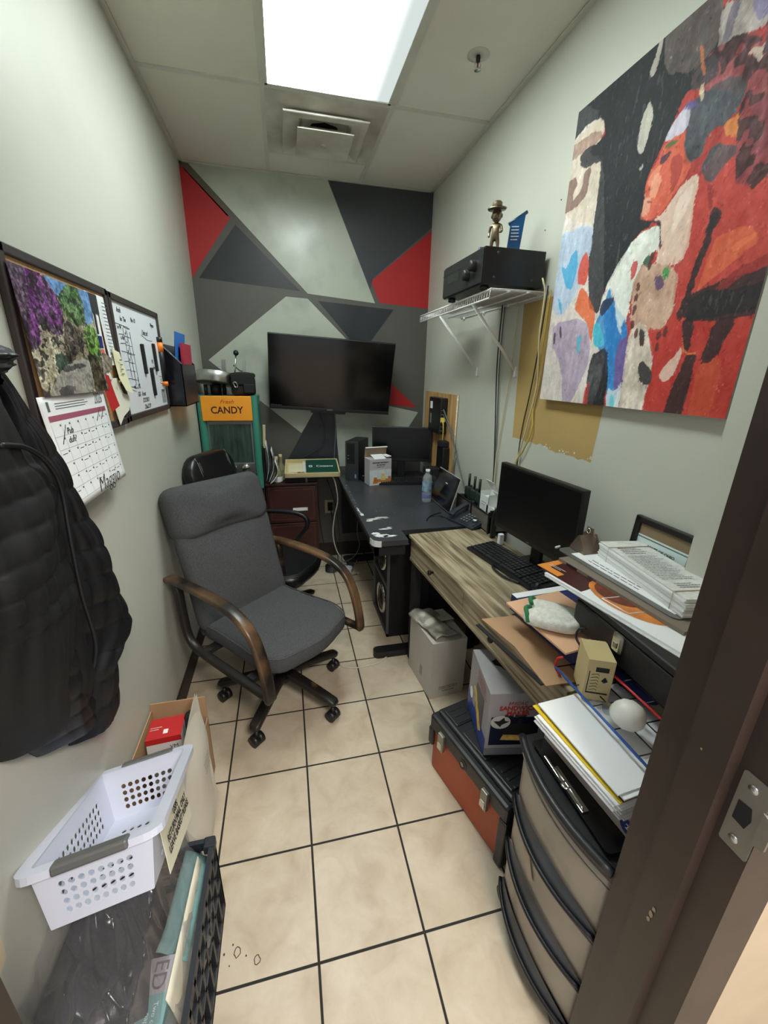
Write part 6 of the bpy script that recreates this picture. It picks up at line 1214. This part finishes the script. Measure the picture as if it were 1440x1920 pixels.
for k, (M0, lab, dims) in enumerate(((T(-.535, .56, .02, rx=0, ry=0), 'charcoal foam block standing deepest in the milk crate', (.16, .25, .34)), (T(-.49, .52, .30, rx=6, rz=10), 'charcoal foam slab lying on top of the milk crate under the plastic', (.155, .22, .06)))):
    b = MB(); b.box(0, dims[0], 0, dims[1], 0, dims[2], fo_, bev=.008); b.build('foam_block', M=M0, label=lab, cat='foam')
# plastic bag over the foam
pb = bpy.data.materials.new('clear_poly_film'); pb.use_nodes = True; nt = pb.node_tree; nt.nodes.clear()
g = nt.nodes.new('ShaderNodeBsdfGlossy'); g.inputs['Roughness'].default_value = .2; g.inputs['Color'].default_value = (.9, .9, .92, 1); dfn = nt.nodes.new('ShaderNodeBsdfDiffuse'); dfn.inputs['Color'].default_value = (.5, .5, .52, 1); tr = nt.nodes.new('ShaderNodeBsdfTransparent'); tr.inputs[0].default_value = (.93, .93, .94, 1)
mx1 = nt.nodes.new('ShaderNodeMixShader'); mx1.inputs[0].default_value = .5; nt.links.new(g.outputs[0], mx1.inputs[1]); nt.links.new(dfn.outputs[0], mx1.inputs[2])
fr_ = nt.nodes.new('ShaderNodeLayerWeight'); fr_.inputs[0].default_value = .35; mr = nt.nodes.new('ShaderNodeMapRange'); mr.inputs[3].default_value = .06; mr.inputs[4].default_value = .55; nt.links.new(fr_.outputs['Facing'], mr.inputs[0])
mx2 = nt.nodes.new('ShaderNodeMixShader'); nt.links.new(mr.outputs[0], mx2.inputs[0]); nt.links.new(tr.outputs[0], mx2.inputs[1]); nt.links.new(mx1.outputs[0], mx2.inputs[2]); om = nt.nodes.new('ShaderNodeOutputMaterial'); nt.links.new(mx2.outputs[0], om.inputs[0])
b = MB()
from mathutils import noise as mno
def bag(u, v):
    x = -.556 + .29 * u; y = .47 + .44 * v; z = .415 - .05 * abs(u - .35) + .05 * (v - .3)
    if v > .75: z -= (v - .75) * .35
    if u > .72: z -= (u - .72) * .75
    p = Vector((x * 9 + y * 4, y * 4, 3)); q1 = mno.turbulence(p, 3, False) ; r1 = abs(mno.noise(p * 1.7)); r2_ = abs(mno.noise(p * 4.1 + Vector((5, 1, 2))))
    cr = .030 * (1 - abs(mno.noise(p * 1.1))) ** 4 + .016 * (1 - abs(mno.noise(p * 2.6 + Vector((3, 3, 3))))) ** 5
    return (max(-.558, x + .01 * mno.noise(p + Vector((9, 0, 0)))), y, z + .05 * r1 + cr - .035)
b.grid(bag, 110, 130, pb); b.build('plastic_bag', label='crumpled clear plastic bag draped over the foam in the milk crate', cat='plastic bag')
tm = mat('teal_card', (112, 148, 148), .6, var=.06); tm2 = mat('file_grey', (150, 146, 152), .6, var=.06)
t = thing('file_carton', 'teal and grey file carton standing on edge in the milk crate', 'carton', (-.362, .503, .02), -2)
b = MB(); b.box(0, .054, 0, .135, 0, .285, tm2); b.box(-.0006, .0546, -.0006, .075, 0, .2856, tm); b.build('box', t)
b = MB(); b.grid(lambda u, v: (.012 + .058 * v + .004 * u, .137 + .225 * u, .262 + .02 * math.cos(PI * .9 * v) - .012 * u + .02 * max(0, .2 - u) * 5 * (1 - v)), 8, 8, tm); b.build('teal_flap', t, solid=.002)
text('ED', .04, mat('file_mark', (98, 84, 90), .5), t, frame((.027, .105, .2858), (0, -1, 0), (1, 0, 0))); text('Two copier\npaper', .012, mat('file_print', (206, 216, 214), .5), t, frame((.027, .035, .2862), (0, -1, 0), (1, 0, 0)))
b = MB(); b.grid(lambda u, v: (.006 * math.sin(3 * v) + .008 * u - .022 * v, .0 + .28 * u, .285 * v - .02 * u * v), 8, 10, mat('bent_cream_sheet', (222, 216, 196), .7, var=.06)); b.build('paper_sheet', M=T(-.285, .56, .03), label='bent cream sheet squeezed between the file carton and crate side', cat='paper', solid=.003)
b = MB(); b.poly([(0, 0, 0), (0, .05, .0), (0, .055, -.06), (0, .045, -.16), (0, 0, -.18)], mat('torn_notice_board', (206, 190, 160), .8, var=.08)); b.poly([(.001, 0, -.06), (.001, .022, -.05), (.001, .02, -.14), (.001, 0, -.17)], 'ink'); b.build('torn_notice', loc=(-.5585, .55, .67), label='torn cream notice on the left wall at the photo edge above the crate', cat='paper', solid=.003)
# cardboard box behind
t = thing('cardboard_box', 'open brown cardboard box against the left wall behind the white basket', 'cardboard box', (-.552, 1.03, 0))
kb = M_['kraft']; b = MB(); W_, D_, H_ = .192, .345, .30
b.box(0, .004, 0, D_, 0, .33, kb); b.box(W_ - .004, W_, 0, D_, 0, .26, kb); b.box(0, W_, 0, .004, 0, .26, kb); b.box(0, W_, D_ - .004, D_, 0, .36, kb); b.box(0, W_, 0, D_, 0, .004, kb); b.build('box', t)
t = thing('red_box', 'red and white product box inside the brown cardboard box', 'box', (-.525, 1.205, .125), 4, rx=-4)
b = MB(); b.box(0, .11, 0, .10, 0, .215, mat('box_offwhite', (214, 212, 212), .5)); b.box(-.0005, .1105, -.0005, .1005, .215, .2165, 'red'); b.box(-.0005, .1105, -.0008, -.0005, .195, .2165, 'red'); b.box(.05, .065, .02, .04, .2165, .217, 'paper'); textlines(b, .04, .02, 2, 'paper', T(.025, .05, .2172), 3); b.build('box', t); text('VM', .02, 'ink', t, frame((.085, -.001, .175), (1, 0, 0), (0, 0, 1))); text('HP', .02, 'ink', t, frame((.02, -.001, .175), (1, 0, 0), (0, 0, 1))) if False else None
b = MB(); b.cyl(.024, 0, .24, 'blk', n=24); b.lathe([(.024, .24), (.02, .25), (0, .25)], 'blkm'); b.build('black_canister', M=T(-.392, 1.29, .115, ry=0), label='black cylindrical canister inside the brown cardboard box', cat='canister')
t = thing('padded_mailer', 'white padded mailer envelope standing at the right side of the brown box', 'mailer', (-.330, .93, .02), 0)
b = MB(); b.grid(lambda u, v: (.022 * math.sin(PI * u) * math.sin(PI * min(1, v * 1.1)) + .006 * math.sin(8 * v + 3 * u) - .03 * v, .33 * u - .02 + .04 * v, .44 * v), 16, 20, mat('mailer_paper', (214, 208, 194), .6, var=.05, bump=.6, bs=25)); b.grid(lambda u, v: (-.018 * math.sin(PI * u) * math.sin(PI * v) - .03 * v, .33 * u - .02 + .04 * v, .44 * v), 16, 20, mat('mailer_paper', (214, 208, 194), .6)); b.build('envelope', t)
b = MB(); textlines(b, .08, .05, 4, 'lightink', frame((.008, .22, .27), (0, 1, .0), (-.07, .1, 1)), 5); b.build('printed_address', t)
# white basket
BK = T(-.545, .655, .618, rz=6.7) @ T(rx=-25.3, ry=-5.5)
t = thing('storage_basket', 'white perforated plastic basket with grey handles, tilted across crate and box', 'basket'); t.matrix_world = BK
bw_, bl, bh = .238, .40, .125; wp_ = mat('basket_white', (206, 210, 226), .35, var=.02)
def holes_panel(mb, P, nx, ny, hx, hy, r=.34, m=wp_):
    """P(u,v) patch; cells hx..: set of (i,j) that carry an octagonal hole"""
    H = {(i, j) for i in range(*hx) for j in range(*hy)}
    for i in range(nx):
        for j in range(ny):
            c = [(i, j), (i + 1, j), (i + 1, j + 1), (i, j + 1)]; C4 = [P(a / nx, b_ / ny) for a, b_ in c]
            if (i, j) not in H: mb.add(C4, [(0, 1, 2, 3)], m)
            else:
                O = [P((i + .5 + r * 1.05 * math.cos(rad(22.5 + 45 * k))) / nx, (j + .5 + r * 1.05 * math.sin(rad(22.5 + 45 * k))) / ny) for k in range(8)]
                mb.add(C4 + O, [(0, 1, 10, 9), (1, 2, 4, 11), (1, 11, 10), (2, 3, 6, 5), (2, 5, 4), (3, 0, 8, 7), (3, 7, 6), (0, 9, 8)], m)
def bil(a, c, d, e): return lambda u, v: Vector(a).lerp(Vector(c), u).lerp(Vector(e).lerp(Vector(d), u), v)
tin = .028; e0 = (tin, tin * .8, -bh); e1 = (bw_ - tin, tin * .8, -bh); e2 = (bw_ - tin, bl - tin * .8, -bh); e3 = (tin, bl - tin * .8, -bh); f0 = (.01, .01, 0); f1 = (bw_ - .01, .01, 0); f2 = (bw_ - .01, bl - .01, 0); f3 = (.01, bl - .01, 0)
b = MB(); b.keep = True
holes_panel(b, bil(e0, e1, f1, f0), 12, 7, (2, 10), (1, 5)); holes_panel(b, bil(e2, e3, f3, f2), 12, 7, (2, 10), (1, 5)); holes_panel(b, bil(e1, e2, f2, f1), 18, 7, (3, 15), (1, 5)); holes_panel(b, bil(e3, e0, f0, f3), 18, 7, (3, 15), (1, 5))
holes_panel(b, bil(e0, e1, e2, e3), 10, 16, (2, 8), (3, 13), r=.3); b.build('tub', t, solid=.0022)
b = MB()
rimp = rrect(bw_, bl, .02, 4, bw_ / 2, bl / 2); b.sweep([(x, y, 0) for x, y in rimp], [(-.013, .003), (.013, .003), (.013, -.012), (.010, -.012), (.010, 0), (-.013, 0)], wp_, closed=True, up=(0, 0, 1), smooth=False); b.build('rim', t)
gh = mat('grey_handle', (96, 96, 96), .45)
for y in (-.006, bl + .006):
    b = MB(); b.box(bw_ * .24, bw_ * .80, y - .014, y + .014, -.012, .008, gh, bev=.005); b.build('handle', t)
b = MB(); sgn_m = mat('taped_paper', (222, 218, 196), .4, var=.02, coat=.4); b.add([bil(e1, e2, f2, f1)(u, v) + Vector((.005 + .030 * (1 - v), 0, .002)) for u, v in ((.0, .10), (.66, -.02), (.68, .98), (.06, 1.0))], [(0, 1, 2, 3)], sgn_m); sp_ = b.build('taped_sign', t, solid=.001)
pc_ = bil(e1, e2, f2, f1); P0_ = pc_(.36, .50) + Vector((.0228, 0, .002)); Xd = pc_(.6, .5) - pc_(.2, .52); Yd = pc_(.3, .8) - pc_(.3, .4) - Vector((.012, 0, 0))
text('USPS\nRETURN MAIL ONLY\nLEAVE BASKET PLEASE', .021, 'ink', t, frame(P0_, Xd, Yd), bold=.0004, space=.95)

# ================= FLOOR CABLES =================
t = thing('power_strip', 'white power strip on the floor below the cords by the back wall', 'power strip', (.44, 3.02, 0), -25); b = MB(); b.box(-.02, .02, -.05, .2, 0, .03, 'white', bev=.004); b.box(-.035, .035, -.06, .0, .002, .034, 'white', bev=.005); b.build('body', t)
b = MB(); 
for k in range(3): b.box(-.03, .03, .02 + .055 * k, .05 + .055 * k, .03, .065, 'blk', bev=.005)
b.build('plug', t)
b = MB(); b.tube([(.30 + .05 * math.cos(a) + .004 * math.sin(3 * a), 3.03 + .045 * math.sin(a), .01 + .0016 * a) for a in [2 * PI * k / 16 for k in range(16 * 5)]], .004, 'blk', n=6); b.build('coiled_cord', label='coil of black cord on the floor beside the power strip', cat='cord')
cord('hanging_cord', 'thick cream cord dropping from the recorder box to the power strip', [(.31, 3.06, .80), (.335, 3.02, .76), (.36, 3.05, .60), (.335, 3.08, .45), (.32, 3.08, .30), (.35, 3.08, .15), (.41, 3.07, .06)], .0048, wht, 'cord')
cord('hanging_cord', 'black cord from the wall outlet down to the floor coil', [(.325, 3.31, .45), (.34, 3.25, .38), (.35, 3.20, .25), (.36, 3.15, .12), (.36, 3.08, .03)], .004, 'blk', 'cord')
cord('hanging_cord', 'black cord running down beside the right cabinet', [(.215, 3.2, .70), (.22, 3.2, .5), (.235, 3.15, .3), (.27, 3.1, .12), (.31, 3.05, .03)], .0035, 'blk', 'cord')
cord('hanging_cord', 'black cord sagging straight down behind the thick cream cord', [(.30, 3.25, .72), (.35, 3.2, .55), (.375, 3.15, .35), (.38, 3.1, .18), (.39, 3.06, .06)], .0032, 'blk', 'cord')
cord('hanging_cord', 'grey cord looping under the left edge of the black desk', [(.45, 2.6, .70), (.44, 2.62, .50), (.47, 2.7, .36), (.47, 2.85, .22), (.45, 2.98, .12), (.40, 3.05, .06)], .0032, gry, 'cord')
cord('television_cord', 'black cord curling down the wall below the television', [(.25, 3.325, 1.27), (.30, 3.325, 1.10), (.28, 3.325, .99), (.18, 3.325, .92), (.10, 3.325, .88)], .003, 'dgrey', 'cord')
cord('television_cord', 'grey cord hanging straight below the television', [(.38, 3.33, 1.28), (.385, 3.33, 1.1), (.375, 3.33, .95), (.37, 3.33, .85)], .003, 'grey', 'cord')
cord('floor_cable', 'thin white cable meandering over the floor tiles to the white carton', [(.40, 2.99, .03), (.34, 2.92, .006), (.36, 2.75, .004), (.43, 2.6, .004), (.36, 2.43, .004), (.29, 2.3, .004), (.25, 2.17, .004), (.19, 2.03, .004), (.22, 1.88, .004), (.30, 1.84, .004), (.42, 1.85, .004), (.50, 1.90, .004), (.60, 1.90, .006), (.66, 1.90, .03)], .0028, wht, 'cord')
b = MB(); b.cyl(.009, 0, .014, 'white'); b.tube([(0, 0, .006), (-.06, -.02, .005), (-.11, .0, .005), (-.14, .03, .006)], .0028, 'blk', sm=4); b.build('round_plug', loc=(.50, 2.93, .002), label='small round white-tipped plug on a black lead on the floor', cat='plug')
bpy.context.view_layer.update()
def byname(n): return scene.objects.get(n)
def bylabel(s_): return [o for o in scene.objects if str(o.get('label', '')).startswith(s_)][0]
strip = byname('power_strip')
for o in [o for o in scene.objects if o.name.startswith('hanging_cord') or o.name == 'coiled_cord']: adopt(o, strip)
for o in [o for o in scene.objects if o.name.startswith('television_cord')]: adopt(o, byname('television'))
adopt(byname('phone_cord'), byname('desk_phone')); adopt(byname('keyboard_cable'), bylabel('black full-size keyboard'))
for o in [o for o in scene.objects if o.name.startswith('network_cable') or o.name.startswith('coaxial_cable')]: adopt(o, byname('network_box'))
bpy.context.view_layer.update()
